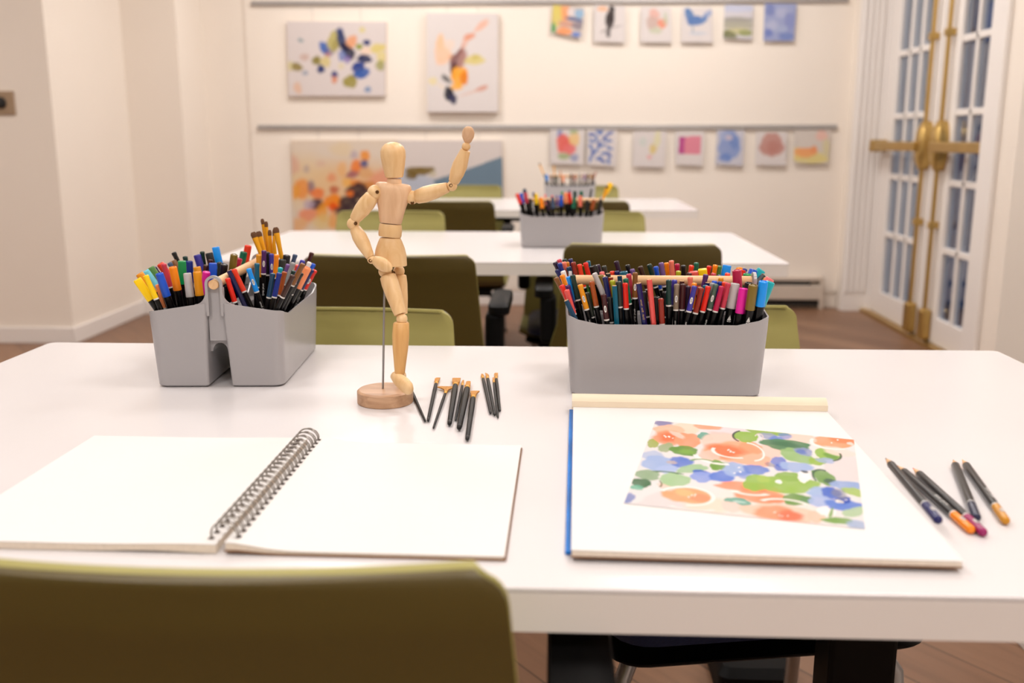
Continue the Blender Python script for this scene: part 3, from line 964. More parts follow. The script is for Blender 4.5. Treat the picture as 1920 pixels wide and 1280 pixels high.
# far caddies
FAR2_FRONT = [
    ('fat', 969, 363, 976, 382, 'scarlet', ''), ('fat', 977, 362, 980, 380, 'blue', ''), ('fat', 985, 361, 988, 380, 'rose', ''),
    ('fat', 1005, 363, 1006, 380, 'yellow', ''), ('fat', 1014, 370, 1017, 392, 'orange', ''), ('fat', 1027, 374, 1029, 390, 'violet', ''),
    ('fat', 1036, 370, 1037, 392, 'steel', ''), ('fine', 1044, 366, 1045, 386, 'lavender', ''), ('fat', 1052, 366, 1052, 384, 'blue', ''),
    ('fat', 1060, 361, 1062, 384, 'peach', ''), ('fat', 1067, 361, 1070, 384, 'red', ''), ('fat', 1077, 370, 1075, 392, 'emerald', ''),
    ('fat', 1088, 367, 1088, 390, 'salmon', ''), ('fat', 1101, 375, 1100, 392, 'black', ''), ('fat', 1114, 374, 1110, 392, 'rust', ''),
    ('fat', 1127, 374, 1124, 392, 'black', ''), ('fat', 994, 372, 996, 390, 'black', ''),
]
FAR2_BACK = [
    ('fat', 983, 354, 986, 368, 'petrol', ''), ('fine', 1000, 360, 1001, 372, 'cobalt', ''), ('fine', 1022, 364, 1023, 376, 'pink', ''),
    ('fine', 1054, 358, 1054, 370, 'green', ''), ('fine', 1068, 356, 1068, 368, 'plum', ''), ('fat', 1078, 358, 1078, 370, 'pine', ''),
    ('fat', 1090, 358, 1090, 370, 'emerald', ''), ('fine', 1109, 354, 1107, 368, 'charcoal', ''), ('fine', 1035, 366, 1036, 376, 'red', ''),
    ('brush', 1146, 343, 1133, 368, 'yellow', 'big'), ('brush', 1139, 348, 1131, 368, 'gold', 'flat'),
]
FAR3_FRONT = [
    ('fat', 1025, 327, 1026, 338, 'azure', ''), ('fat', 1034, 329, 1035, 338, 'violet', ''), ('fat', 1043, 329, 1043, 338, 'pine', ''),
    ('fat', 1056, 329, 1056, 338, 'peach', ''), ('fat', 1071, 326, 1071, 338, 'maroon', ''), ('fat', 1078, 327, 1078, 338, 'brick', ''),
    ('fat', 1087, 325, 1087, 338, 'grey', ''), ('fat', 1096, 326, 1095, 338, 'lavender', ''), ('fat', 1103, 325, 1102, 338, 'umber', ''),
    ('fat', 1111, 325, 1110, 338, 'brown', ''), ('brush', 1011, 306, 1019, 324, 'gold', 'flat'), ('brush', 1038, 308, 1039, 326, 'gold', 'flat'),
    ('fine', 1051, 320, 1051, 330, 'ochre', ''), ('fine', 1118, 322, 1113, 334, 'rust', ''),
]
VMAP = {  # image row of the lower point -> depth of the pen top, per bin
    'RF': (515, 1.212, 600, 1.150, 1), 'RB': (503, 1.308, 531, 1.252, 1), 'LA': (470, 1.375, 562, 1.182, 0.93), 'LB': (455, 1.375, 561, 1.182, 0.93),
    'F2F': (380, 2.84, 392, 2.80, 1), 'F2B': (366, 2.94, 378, 2.895, 1), 'F3F': (322, 4.72, 338, 4.65, 1)}
BINS = {'RF': (1, -1), 'RB': (1, 1), 'LA': (0, 1), 'LB': (0, -1), 'F2F': (2, -1), 'F2B': (2, 1), 'F3F': (3, -1)}
WHERE = {'RF': 'front half of near right caddy', 'RB': 'rear half of near right caddy', 'LA': 'left half of near left caddy',
         'LB': 'right half of near left caddy', 'F2F': "front half of second table's caddy", 'F2B': "rear half of second table's caddy", 'F3F': 'the farthest caddy'}
YOV = {('LB', 579.7): 1.262, ('LB', 586): 1.285, ('LB', 591.4): 1.335, ('LB', 565.6): 1.235, ('LB', 588): 1.375, ('LB', 581): 1.345, ('LB', 585): 1.385, ('LB', 569): 1.205}
pens = []
for key, lst in (('RF', RIGHT_FRONT), ('RB', RIGHT_BACK), ('LA', LEFT_A), ('LB', LEFT_B), ('F2F', FAR2_FRONT), ('F2B', FAR2_BACK), ('F3F', FAR3_FRONT)):
    ci, side = BINS[key]
    (cx, cy_), ang, _ = CADDIES[ci]
    ca, sa = math.cos(R(ang)), math.sin(R(ang))
    v0, y0, v1, y1, _k = VMAP[key]
    for (kind, xt, yt, xb, yb, col, mark) in lst:
        t = max(-0.15, min(1.1, (yb - v0) / (v1 - v0)))
        Y = YOV.get((key, xt), y0 + (y1 - y0) * t)
        T = at(xt, yt, Y=Y)
        Pb = at(xb, yb, Y=Y)
        zb = TT + 0.006
        k = (T[2] - zb) / max(0.004, (T[2] - Pb[2]))
        B = np.array([T[0] + (Pb[0] - T[0]) * k, Y, zb])
        pens.append(dict(key=key, ci=ci, side=side, kind=kind, col=col, mark=mark, T=T, B=B, r=RAD[kind] * (0.9 if ci == 0 and kind in ('fat', 'sq') else 1), xt=xt, yt=yt, yb=yb, ray=ray(xt, yt) / np.linalg.norm(ray(xt, yt)),
                         cx=cx, cy=cy_, ca=ca, sa=sa))
NP = len(pens)
Ta = np.array([p['T'] for p in pens])
Ba = np.array([p['B'] for p in pens])
Ra = np.array([p['r'] for p in pens])
Rays = np.array([p['ray'] for p in pens])
RGT = np.array([1.0, 0, 0])


def to_loc(P, p):
    dx, dy = P[0] - p['cx'], P[1] - p['cy']
    return dx * p['ca'] + dy * p['sa'], -dx * p['sa'] + dy * p['ca']


def to_w(x, y, p):
    return p['cx'] + x * p['ca'] - y * p['sa'], p['cy'] + x * p['sa'] + y * p['ca']


def constrain():
    for i, p in enumerate(pens):
        r = p['r'] + 0.0027
        # the base on the bin floor
        x, y = to_loc(Ba[i], p)
        y *= p['side']
        x = max(-0.1115 + r, min(0.1115 - r, x))
        y = max(0.0165 + r, min(0.0790 - r, y))
        Ba[i, 0], Ba[i, 1] = to_w(x, y * p['side'], p)
        # the crossing with the rim
        s = (TT + 0.096 - Ba[i, 2]) / (Ta[i, 2] - Ba[i, 2])
        C = Ba[i] + (Ta[i] - Ba[i]) * s
        x, y = to_loc(C, p)
        y *= p['side']
        x2 = max(-0.1180 + r, min(0.1180 - r, x))
        y2 = max(0.0125 + r, min(0.0835 - r, y))
        wx, wy = to_w(x2, y2 * p['side'], p)
        w0x, w0y = to_w(x, y * p['side'], p)
        Ba[i, 0] += (wx - w0x) * 0.6 / (1 - s)
        Ba[i, 1] += (wy - w0y) * 0.6 / (1 - s)
        Ta[i, 0] += (wx - w0x) * 0.35 / s
        Ta[i, 1] += (wy - w0y) * 0.6 / s


pairs = [(i, j) for i in range(NP) for j in range(i + 1, NP) if pens[i]['key'] == pens[j]['key']]
pairs += [(i, j) for i in range(NP) for j in range(i + 1, NP) if pens[i]['key'] != pens[j]['key'] and pens[i]['ci'] == pens[j]['ci']]
PI_ = np.array([a for a, b in pairs])
PJ_ = np.array([b for a, b in pairs])


def seg_seg(A0, A1, B0, B1):
    d1, d2, r = A1 - A0, B1 - B0, A0 - B0
    a = (d1 * d1).sum(1)
    e = (d2 * d2).sum(1)
    f = (d2 * r).sum(1)
    c = (d1 * r).sum(1)
    b = (d1 * d2).sum(1)
    den = a * e - b * b
    s = np.clip(np.where(den > 1e-12, (b * f - c * e) / np.maximum(den, 1e-12), 0.5), 0, 1)
    t = np.clip((b * s + f) / e, 0, 1)
    s = np.clip((b * t - c) / a, 0, 1)
    return s, t


# the two dowels nearest the viewer also push
DOW = []
for ci in (0, 1, 2, 3):
    (cx, cy_), ang, _ = CADDIES[ci]
    ca, sa = math.cos(R(ang)), math.sin(R(ang))
    DOW.append((np.array([cx - 0.1190 * ca, cy_ - 0.1190 * sa, TT + 0.1325]), np.array([cx + 0.1190 * ca, cy_ + 0.1190 * sa, TT + 0.1325])))
D0 = np.array([DOW[p['ci']][0] for p in pens])
D1 = np.array([DOW[p['ci']][1] for p in pens])
T0 = Ta.copy()
B0 = Ba.copy()
_rg = np.random.default_rng(4)
Ba[:, :2] += _rg.normal(0, 0.0012, (NP, 2))
for it in range(600):
    s, t = seg_seg(Ba[PI_], Ta[PI_], Ba[PJ_], Ta[PJ_])
    A = Ba[PI_] + (Ta[PI_] - Ba[PI_]) * s[:, None]
    Bq = Ba[PJ_] + (Ta[PJ_] - Ba[PJ_]) * t[:, None]
    d = A - Bq
    L = np.linalg.norm(d, axis=1)
    need = Ra[PI_] + Ra[PJ_] + 0.0003
    ov = need - L
    hit = ov > 0
    dT = np.zeros_like(Ta)
    dB = np.zeros_like(Ba)
    if hit.any():
        n = d[hit] / np.maximum(L[hit], 1e-6)[:, None]
        n[:, 2] *= 0.2
        push = n * (ov[hit] * 0.30)[:, None]
        for idx, sg, w_ in ((PI_[hit], 1, s[hit]), (PJ_[hit], -1, t[hit])):
            pv_ = push * sg
            np.add.at(dB, idx, pv_ * (1.15 - w_)[:, None])
            al = (pv_ * Rays[idx]).sum(1)[:, None] * Rays[idx]
            np.add.at(dT, idx, (al * 0.95 + (pv_ - al) * 0.32) * (0.15 + w_)[:, None])
    s, t = seg_seg(Ba, Ta, D0, D1)
    A = Ba + (Ta - Ba) * s[:, None]
    d = A - (D0 + (D1 - D0) * t[:, None])
    d[:, 2] = 0
    L = np.linalg.norm(d, axis=1)
    ov = Ra + 0.0068 - L
    for i in np.nonzero(ov > 0)[0]:
        p = pens[i]
        nx, ny = -p['sa'] * p['side'], p['ca'] * p['side']
        dB[i, :2] += np.array([nx, ny]) * ov[i] * 0.4
        dT[i, :2] += np.array([nx, ny]) * ov[i] * 0.5
    dB[:, 2] = 0
    Ta += dT
    Ba += dB
    # ease the tops back toward the sight line they were read from
    off = Ta - T0
    al = (off * Rays).sum(1)[:, None] * Rays
    Ba[:, :2] -= (Ba - B0)[:, :2] * (0.012 if it < 300 else 0.0)
    Ta -= (off - al) * (0.05 if it < 300 else 0.006)
    constrain()
s, t = seg_seg(Ba[PI_], Ta[PI_], Ba[PJ_], Ta[PJ_])
_L = np.linalg.norm(Ba[PI_] + (Ta[PI_] - Ba[PI_]) * s[:, None] - Ba[PJ_] - (Ta[PJ_] - Ba[PJ_]) * t[:, None], axis=1)
_o = Ra[PI_] + Ra[PJ_] - _L
print('PENS', NP, 'overlaps >0.3mm', int((_o > 0.0003).sum()), '>1mm', int((_o > 0.001).sum()), 'max', _o.max(), 'top moved', np.abs(Ta - T0).max(0))


def pen_dir(i):
    return Vector(Ta[i]) - Vector(Ba[i])


def wrap_mesh(v, f, r, zc, ang0, upright=True):
    """lay flat lettering round a barrel of radius r; text x runs along the barrel"""
    out = []
    for x, y, z in v:
        a = ang0 + y / r
        out.append((r * math.cos(a), r * math.sin(a), zc + x))
    return out, f


TEXTS = {}


def letters(s, size):
    if (s, size) not in TEXTS:
        TEXTS[(s, size)] = text_mesh(s, size)
    return TEXTS[(s, size)]


M_INK = mat('black_ink', (24, 22, 24), 0.6)
M_GOLDINK = mat('gold_ink', (212, 168, 104), 0.5)


def build_pen(i, p, detail=True):
    T, B = Vector(Ta[i]), Vector(Ba[i])
    d = T - B
    Lg = d.length
    q = d.to_track_quat('Z', 'Y')
    names = dict(fine='marker', fat='marker', sq='marker', pencil='pencil', brush='paintbrush')
    e = empty(names[p['kind']], B)
    e.rotation_mode = 'QUATERNION'
    # turn the barrel so that local +x faces the viewer
    toward = (Vector((0, 0, 1.05)) - T)
    lx = q.inverted() @ toward
    ang = math.atan2(lx.y, lx.x)
    e.rotation_quaternion = q
    k = p['kind']
    r = p['r']
    Z = lambda z: (0, 0, z)
    n = 14 if detail else 10
    c = pen_mat(p['col'])
    if k == 'fine':
        cl = min(0.031, Lg * 0.4)
        zc = Lg - cl
        MB().lathe(Z(0), Z(Lg), [(0, r * 0.5), (0.002, r * 0.9), (zc * 0.5, r * 0.95), (zc - 0.002, r * 0.95)], n).build('barrel', M_PENBLK, e, smooth='auto')
        MB().lathe(Z(0), Z(Lg), [(zc - 0.002, r * 0.93), (zc - 0.0018, r), (zc, r)], n).build('ring', M_RING, e, smooth='auto')
        cap = MB().lathe(Z(0), Z(Lg), [(zc, r * 1.0), (zc + cl * 0.55, r * 0.96), (zc + cl * 0.8, r * 0.9), (zc + cl * 0.9, r * 1.02), (zc + cl * 0.965, r * 1.0), (zc + cl * 0.99, r * 0.8), (Lg, r * 0.35)], n).build('cap', c, e, smooth='auto')
        if p['mark']:
            ov = []
            for a in range(20):
                ov.append((0.0043 * math.cos(2 * math.pi * a / 20), 0.0017 * math.sin(2 * math.pi * a / 20), 0))
            m = MB()
            vv, ff = wrap_mesh(ov, [tuple(range(20))], r * 1.02 + 0.0001, zc + cl * 0.42, ang)
            m.add(vv, ff)
            lb_ = m.build('number_label', M_LABEL, cap)
            lb_.modifiers.new('t', 'SOLIDIFY').thickness = 0.0002
            v, f = letters(p['mark'], 0.0030)
            m = MB()
            m.add(*wrap_mesh(v, f, r * 1.02 + 0.0003, zc + cl * 0.42, ang))
            m.build('printed_number', M_INK, cap)
            v, f = letters('Draft Series', 0.0034)
            m = MB()
            m.add(*wrap_mesh(v, f, r * 0.95 + 0.0003, zc - 0.022, ang))
            m.build('printed_text', M_LABEL, e)
    elif k in ('fat', 'sq'):
        cl = min(0.030, Lg * 0.4)
        zc = Lg - cl
        MB().lathe(Z(0), Z(Lg), [(0, r * 0.7), (0.002, r * 0.96), (zc - 0.001, r * 0.96)], n).build('barrel', M_PENBLK, e, smooth='auto')
        if k == 'fat':
            m = MB().lathe(Z(0), Z(Lg), [(zc - 0.001, r * 0.98), (zc, r * 1.03), (zc + 0.003, r), (Lg - 0.002, r * 0.97), (Lg - 0.0006, r * 0.93), (Lg, r * 0.8), (Lg, r * 0.66), (Lg - 0.0012, r * 0.62), (Lg - 0.0012, r * 0.4), (Lg - 0.0003, r * 0.34), (Lg - 0.0003, r * 0.1)], 18 if detail else 10)
        else:
            m = MB()
            rings = []
            for z, s_ in ((zc - 0.001, 0.96), (zc, 1.0), (Lg - 0.0015, 0.98), (Lg - 0.0004, 0.93), (Lg, 0.84)):
                rings.append([(x * s_, y * s_, z) for x, y in rrect(-r * 1.02, -r * 0.8, r * 1.02, r * 0.8, r * 0.38, 3)])
            m.loft(rings)
            a0 = ang + math.pi / 2
            m.v = [(x * math.cos(a0) - y * math.sin(a0), x * math.sin(a0) + y * math.cos(a0), z) for x, y, z in m.v]
        m.build('cap', c, e, smooth='auto')
        if p['mark'] == 'boat':
            m = MB()
            sail1 = [(0.0075, -0.0002, 0), (0.0012, -0.0022, 0), (0.0002, -0.0004, 0), (0.0002, 0.0002, 0)]
            sail2 = [(0.0060, 0.0003, 0), (0.0002, 0.0003, 0), (0.0006, 0.0024, 0)]
            hull = [(-0.0004, -0.0026, 0), (-0.0004, 0.0028, 0), (-0.0013, 0.0018, 0), (-0.0013, -0.0018, 0)]
            for poly in (sail1, sail2, hull):
                vv = [(x, -y, z) for x, y, z in poly]
                m.add(*wrap_mesh(vv, [tuple(range(len(vv)))], r * 0.96 + 0.0003, zc - 0.016, ang))
            m.build('sailboat_logo', M_LABEL, e)
    elif k == 'pencil':
        m = MB().lathe(Z(0), Z(Lg), [(0, r * 0.3), (0.006, r * 0.97), (Lg - 0.0006, r * 0.97), (Lg, r * 0.9)], 6 if detail else 6)
        m.build('barrel', c, e)
        MB().lathe(Z(0), Z(Lg), [(Lg - 0.0002, r * 0.8), (Lg + 0.0004, r * 0.78), (Lg + 0.0004, r * 0.42), (Lg - 0.0002, r * 0.4)], 12).build('wood_end', M_PENWOOD, e)
        if p['mark'] == 'gold':
            v, f = letters('Draft . Blue . Series', 0.0032)
            m = MB()
            m.add(*wrap_mesh(v, f, r + 0.0002, Lg - 0.032, ang))
            m.build('printed_text', M_GOLDINK, e)
    elif k == 'brush':
        fl_ = 0.05 if p['mark'] != 'big' else 0.03
        wd = dict(flat=1.35, round=0.85, thin=0.5, big=2.6)[p['mark']] * r
        th_ = dict(flat=0.55, round=0.7, thin=0.5, big=1.2)[p['mark']] * r
        bz = Lg - (0.008 if p['mark'] != 'big' else 0.03)
        MB().lathe(Z(0), Z(Lg), [(0, r * 0.4), (0.004, r * 0.8), (bz - fl_, r), (bz - fl_ + 0.002, r)], n).build('handle', M_BRUSHBLK, e, smooth='auto')
        aa = ang + math.pi / 2
        ref = (math.cos(aa), math.sin(aa), 0)
        MB().lathe(Z(0), Z(Lg), [(bz - fl_ + 0.002, (r * 1.05, r * 1.05)), (bz - fl_ * 0.4, (r * 1.05, r * 0.9)), (bz, (wd, th_))], n, ref=ref).build('ferrule', M_GOLD, e, smooth='auto')
        MB().lathe(Z(0), Z(Lg), [(bz, (wd * 0.96, th_ * 0.9)), (bz + (Lg - bz) * 0.5, (wd * 1.08, th_ * 0.9)), (Lg - 0.002, (wd * 0.95, th_ * 0.5)), (Lg, (wd * 0.6, th_ * 0.2))], n, ref=ref).build('bristles', M_BRTIP if p['mark'] != 'big' else mat('yellow_bristle', (250, 196, 10), 0.6), e, smooth='auto')
    return e


# ---- labels that single each pen out: by colour, half of the caddy and neighbours
def nm(c):
    return LNAME.get(c, c)


KW = dict(fine='slim marker with {c} cap', fat='broad marker with {c} cap', sq='square-capped {c} marker', pencil='{c} pencil', brush='{c} paintbrush')
NOUN = dict(fine='cap', fat='cap', sq='cap', pencil='pencil', brush='brush')
byk = {}
for i, p in enumerate(pens):
    byk.setdefault(p['key'], []).append(i)
LBL = {}
used = set()
for key, ids in byk.items():
    ids.sort(key=lambda i: pens[i]['xt'])
    for k, i in enumerate(ids):
        p = pens[i]
        base = KW[p['kind']].format(c=nm(p['col']))
        others = [j for j in ids if j != i and pens[j]['kind'] == p['kind'] and pens[j]['col'] == p['col']]
        wh = WHERE[key]
        if not others:
            lb = '%s, %s' % (base, wh)
        else:
            l_ = nm(pens[ids[k - 1]]['col']) if k else None
            r_ = nm(pens[ids[k + 1]]['col']) if k + 1 < len(ids) else None
            if l_ is None:
                lb = '%s, leftmost in %s' % (base, wh)
            elif r_ is None:
                lb = '%s, rightmost in %s' % (base, wh)
            else:
                lb = '%s between %s and %s, %s' % (base, l_, r_, wh)
        if lb in used:
            lb += ', nearer'
        used.add(lb)
        LBL[i] = lb
GRP = {0: 'markers and brushes in the near left caddy', 1: 'markers and pencils in the near right caddy', 2: "markers in the second table's caddy", 3: 'markers in the farthest caddy'}
for i, p in enumerate(pens):
    e = build_pen(i, p, p['ci'] < 2)
    tag(e, LBL[i], {'pencil': 'pencil', 'brush': 'paintbrush'}.get(p['kind'], 'marker'), GRP[p['ci']])

# ================================================================== the jointed wooden figure
MN = empty('artist_figure', (-0.199, 1.109, TT))
tag(MN, 'jointed wooden artist figure on a round base, one arm raised, other hand on hip', 'artist figure')
MLOC = Vector(MN.location)


def mp_(u, v, Y=1.109):
    return Vector(at(u, v, Y=Y)) - MLOC


PXM = 1.178 / 1800      # metres per pixel at the figure


def limb(name, a, b, prof, m=M_BEECH, n=18, flat=1.0, parent=None, ref=None):
    """prof: (fraction along a->b, full width in picture pixels)"""
    L = (b - a).length
    mb = MB().lathe(a, b, [(t * L, (w_ * PXM / 2, w_ * PXM / 2 * flat)) for t, w_ in prof], n, ref=ref)
    return mb.build(name, m, parent or MN, smooth='auto')


# base and rod
cb = Vector((0, 0, 0))
MB().lathe((0, 0, 0), (0, 0, 0.02), [(0, 0.0325), (0.001, 0.0335), (0.0145, 0.0335), (0.0162, 0.0315), (0.0164, 0.030)], 40).build('base', M_DISC, MN, smooth='auto')
rod_b = mp_(718, 731, 1.109)
rod_b.z = 0.015
MB().tube([rod_b, mp_(720.5, 560, 1.112), mp_(723, 497, 1.112)], 0.0013, 10).build('support_rod', M_STEEL, MN, smooth='auto')

XREF = (1, 0, 0)
YH = 1.105
# head: an egg cut flat at the jaw
a, b = mp_(739.5, 333, YH), mp_(735.5, 266, YH)
limb('head', a, b, [(0, 27), (0.02, 31), (0.12, 34), (0.35, 39.5), (0.6, 44), (0.75, 43.5), (0.87, 37), (0.95, 26), (0.985, 15), (1.0, 5)], M_BEECH, 28, 1.05, ref=XREF)
limb('neck', mp_(739, 348, YH), mp_(739.5, 334.5, YH), [(0, 27), (0.7, 26), (1, 24)], M_BEECH2, 20, ref=XREF)
# torso: broad shoulders narrowing to the waist
a, b = mp_(732.5, 418, YH), mp_(738, 343, YH)
L = (b - a).length
mb = MB()
rings = []
ax = (b - a).normalized()
side = (Vector(RT) - ax * ax.dot(Vector(RT))).normalized()
dep = ax.cross(side)
for t, hw, hd, e_ in ((0, 18.5, 14, 0), (0.02, 19.5, 15, 0), (0.3, 23, 17, 0), (0.6, 28.5, 20, 0), (0.74, 31.5, 20, 0), (0.88, 32.2, 18.5, 0), (0.96, 30.5, 16, 0), (0.99, 27.5, 13, 0), (1.0, 22, 10, 0)):
    c0 = a + (b - a) * t
    rg = []
    for j in range(28):
        an = 2 * math.pi * j / 28
        cx_, sx_ = math.cos(an), math.sin(an)
        # superellipse, flatter on the back with a shallow groove between the shoulder blades
        rx = math.copysign(abs(cx_) ** 0.72, cx_) * hw * PXM
        ry = math.copysign(abs(sx_) ** 0.80, sx_) * hd * PXM
        g = 0.0016 * math.exp(-(rx / 0.006) ** 2) * math.sin(math.pi * min(1, max(0, (t - 0.15) / 0.75)))
        if sx_ > 0:
            ry -= g
        else:
            ry += g
        rg.append(c0 + side * rx + dep * ry)
    rings.append(rg)
mb.loft(rings)
mb.build('torso', M_BEECH2, MN, smooth='auto')
limb('waist', mp_(731, 443.5, YH), mp_(732.5, 419.5, YH), [(0, 39), (0.1, 41), (0.5, 42), (0.9, 40), (1, 37)], M_BEECH, 22, 0.8, ref=XREF)
limb('pelvis', mp_(732.5, 498, YH), mp_(731.5, 445, YH), [(0, 56), (0.02, 58.5), (0.35, 57.5), (0.62, 52), (0.85, 43), (0.96, 38), (1, 34)], M_BEECH, 26, 0.72, ref=XREF)


def ball(name, u, v, w_, Y, screw=None, m=M_BEECH, sx=1.0):
    c = mp_(u, v, Y)
    r = w_ * PXM / 2
    prof = [(r - r * math.cos(R(t)), r * math.sin(R(t)) if t not in (0, 180) else 0.0001) for t in range(0, 181, 15)]
    o = MB().lathe(c + Vector((0, 0, -r)), c + Vector((0, 0, r)), prof, 18).build(name, m, MN, smooth=True)
    if screw:
        su, sv = screw
        tow = (Vector((0, 0, 1.05)) - (c + MLOC)).normalized()
        off = Vector(RT) * ((su - u) * PXM) + Vector(UP) * (-(sv - v) * PXM)
        rr = math.sqrt(max(0, r * r - off.length_squared))
        p0 = c + off + tow * (rr - 0.0006)
        MB().lathe(p0, p0 + tow * 0.0012, [(0, 0.0021), (0.0009, 0.0021), (0.0009, 0.0014), (0.0004, 0.0010), (0.0004, 0.0001)], 12).build('screw', M_SCREW, o)
    return o


# arm on the hip (left in the picture)
ball('shoulder_joint', 703, 361, 27, 1.098, (707, 360))
limb('upper_arm', mp_(699, 366, 1.096), mp_(664.5, 412, 1.10), [(0, 20), (0.06, 25), (0.3, 29), (0.6, 28), (0.93, 21), (1, 18)])
ball('elbow_joint', 662, 419.5, 22, 1.10, (666.5, 419))
limb('forearm', mp_(665, 427, 1.10), mp_(694.5, 482, 1.092), [(0, 17), (0.04, 20), (0.3, 26), (0.55, 25), (0.85, 19), (1, 15)])
ball('wrist_joint', 696.5, 486.5, 15, 1.091, (694.5, 488.5))
limb('hand', mp_(699, 486, 1.090), mp_(735.5, 504.5, 1.080), [(0, 9), (0.08, 16), (0.35, 24), (0.6, 24), (0.82, 18), (0.95, 10), (1, 3)], flat=0.7, ref=(0, 0, 1))
# raised arm (right in the picture)
ball('shoulder_joint', 772.5, 370, 24, 1.105, (773, 379.5))
limb('upper_arm', mp_(779, 370, 1.105), mp_(840, 351, 1.10), [(0, 20), (0.04, 24), (0.3, 28.5), (0.6, 26), (0.93, 19), (1, 17)])
ball('elbow_joint', 847.5, 348.5, 18.5, 1.10, (845.5, 347.5))
limb('forearm', mp_(850, 342.5, 1.10), mp_(873, 281.5, 1.095), [(0, 16), (0.04, 19), (0.3, 25), (0.55, 26), (0.85, 20), (1, 17)])
ball('wrist_joint', 874, 274.5, 15, 1.095)
limb('hand', mp_(876.5, 267.5, 1.095), mp_(879, 237, 1.085), [(0, 9), (0.08, 13), (0.35, 20), (0.62, 21.5), (0.86, 16), (0.96, 10), (1, 3)], M_BEECH2, flat=0.55, ref=tuple(RT))
# legs
ball('hip_joint', 722, 508, 24, 1.100, (737, 511))
limb('thigh', mp_(726.5, 516, 1.098), mp_(750.5, 589, 1.085), [(0, 24), (0.03, 29), (0.2, 31), (0.5, 29), (0.85, 24), (1, 21)])
ball('knee_joint', 753.5, 598, 20, 1.084)
limb('shank', mp_(752, 604, 1.084), mp_(749.5, 700, 1.078), [(0, 23), (0.03, 28), (0.25, 30.5), (0.5, 28), (0.85, 21), (1, 18)], wood('honey_beech', (206, 150, 88), (226, 178, 112), 0.42, (70, 70, 9)))
ball('ankle_joint', 751, 703, 14, 1.078)
mb = MB()
f0, f1 = mp_(736.5, 702, 1.083), mp_(772, 733, 1.055)
Lf = (f1 - f0).length
mb.lathe(f0, f1, [(0, (0.0028, 0.0022)), (0.05 * Lf, (0.0052, 0.0045)), (0.3 * Lf, (0.0078, 0.0068)), (0.6 * Lf, (0.0092, 0.0070)), (0.85 * Lf, (0.0085, 0.0055)), (0.96 * Lf, (0.0055, 0.0035)), (Lf, (0.0012, 0.001))], 20)
mb.build('foot', M_BEECH, MN, smooth='auto')
ball('hip_joint', 748, 508, 21, 1.122)
limb('thigh', mp_(748, 515, 1.122), mp_(754.5, 588, 1.118), [(0, 20), (0.03, 27), (0.25, 28), (0.6, 25), (1, 19)])
ball('knee_joint', 755, 597, 18, 1.118)
limb('shank', mp_(754.5, 603, 1.118), mp_(751, 690, 1.125), [(0, 20), (0.03, 25), (0.25, 27), (0.6, 23), (1, 16)], MATS['honey_beech'])
ball('ankle_joint', 751, 694, 12, 1.125)
f0, f1 = mp_(744, 699, 1.134), mp_(757, 705, 1.108)
Lf = (f1 - f0).length
MB().lathe(f0, f1, [(0, (0.0025, 0.002)), (0.1 * Lf, (0.005, 0.0042)), (0.5 * Lf, (0.0072, 0.006)), (0.85 * Lf, (0.006, 0.0045)), (Lf, (0.001, 0.001))], 16).build('foot', M_BEECH, MN, smooth='auto')

# ================================================================== loose paintbrushes on the table
# (tip px, end px, thickness px, kind, label)
BR = [
    ((768, 724), (797.5, 790), 6.0, 'hidden', "slim black brush, bristle end tucked behind the wooden figure's foot", 0),
    ((820, 708), (802.5, 789), 7.5, 'angle', 'black paintbrush with angled bristles, leftmost of the upright brush row', 0),
    ((840, 722), (812.5, 803), 5.5, 'fan', 'thin black paintbrush with a wide amber fan of bristles', 0.0015),
    ((856, 709), (842.5, 795), 11.5, 'wide', 'thick black paintbrush with the widest flat bristles', 0),
    ((868.7, 712.5), (854, 788), 5.5, 'thin', 'thin black paintbrush lying between the two thickest brushes', 0),
    ((878.7, 715), (860.6, 803), 13, 'round', 'thickest black paintbrush with a rounded mop tip', 0),
    ((889, 733), (876, 824), 10.5, 'flare', 'black paintbrush with flared slanted bristles, lying nearest the sketchbook', 0),
    ((903.7, 700.6), (920, 775), 6.5, 'filbert', 'black paintbrush with short pointed tip, leftmost of the right cluster', 0),
    ((912.5, 699), (927.5, 778), 7, 'dagger', 'black paintbrush with slanted dagger tip, second of the right cluster', 0),
    ((925, 707.5), (933.7, 783), 5.2, 'thin', 'shortest thin black paintbrush, third of the right cluster', 0),
    ((929.4, 699), (937.5, 770.6), 6, 'angle', 'black paintbrush with square tip, rightmost of the right cluster', 0),
]
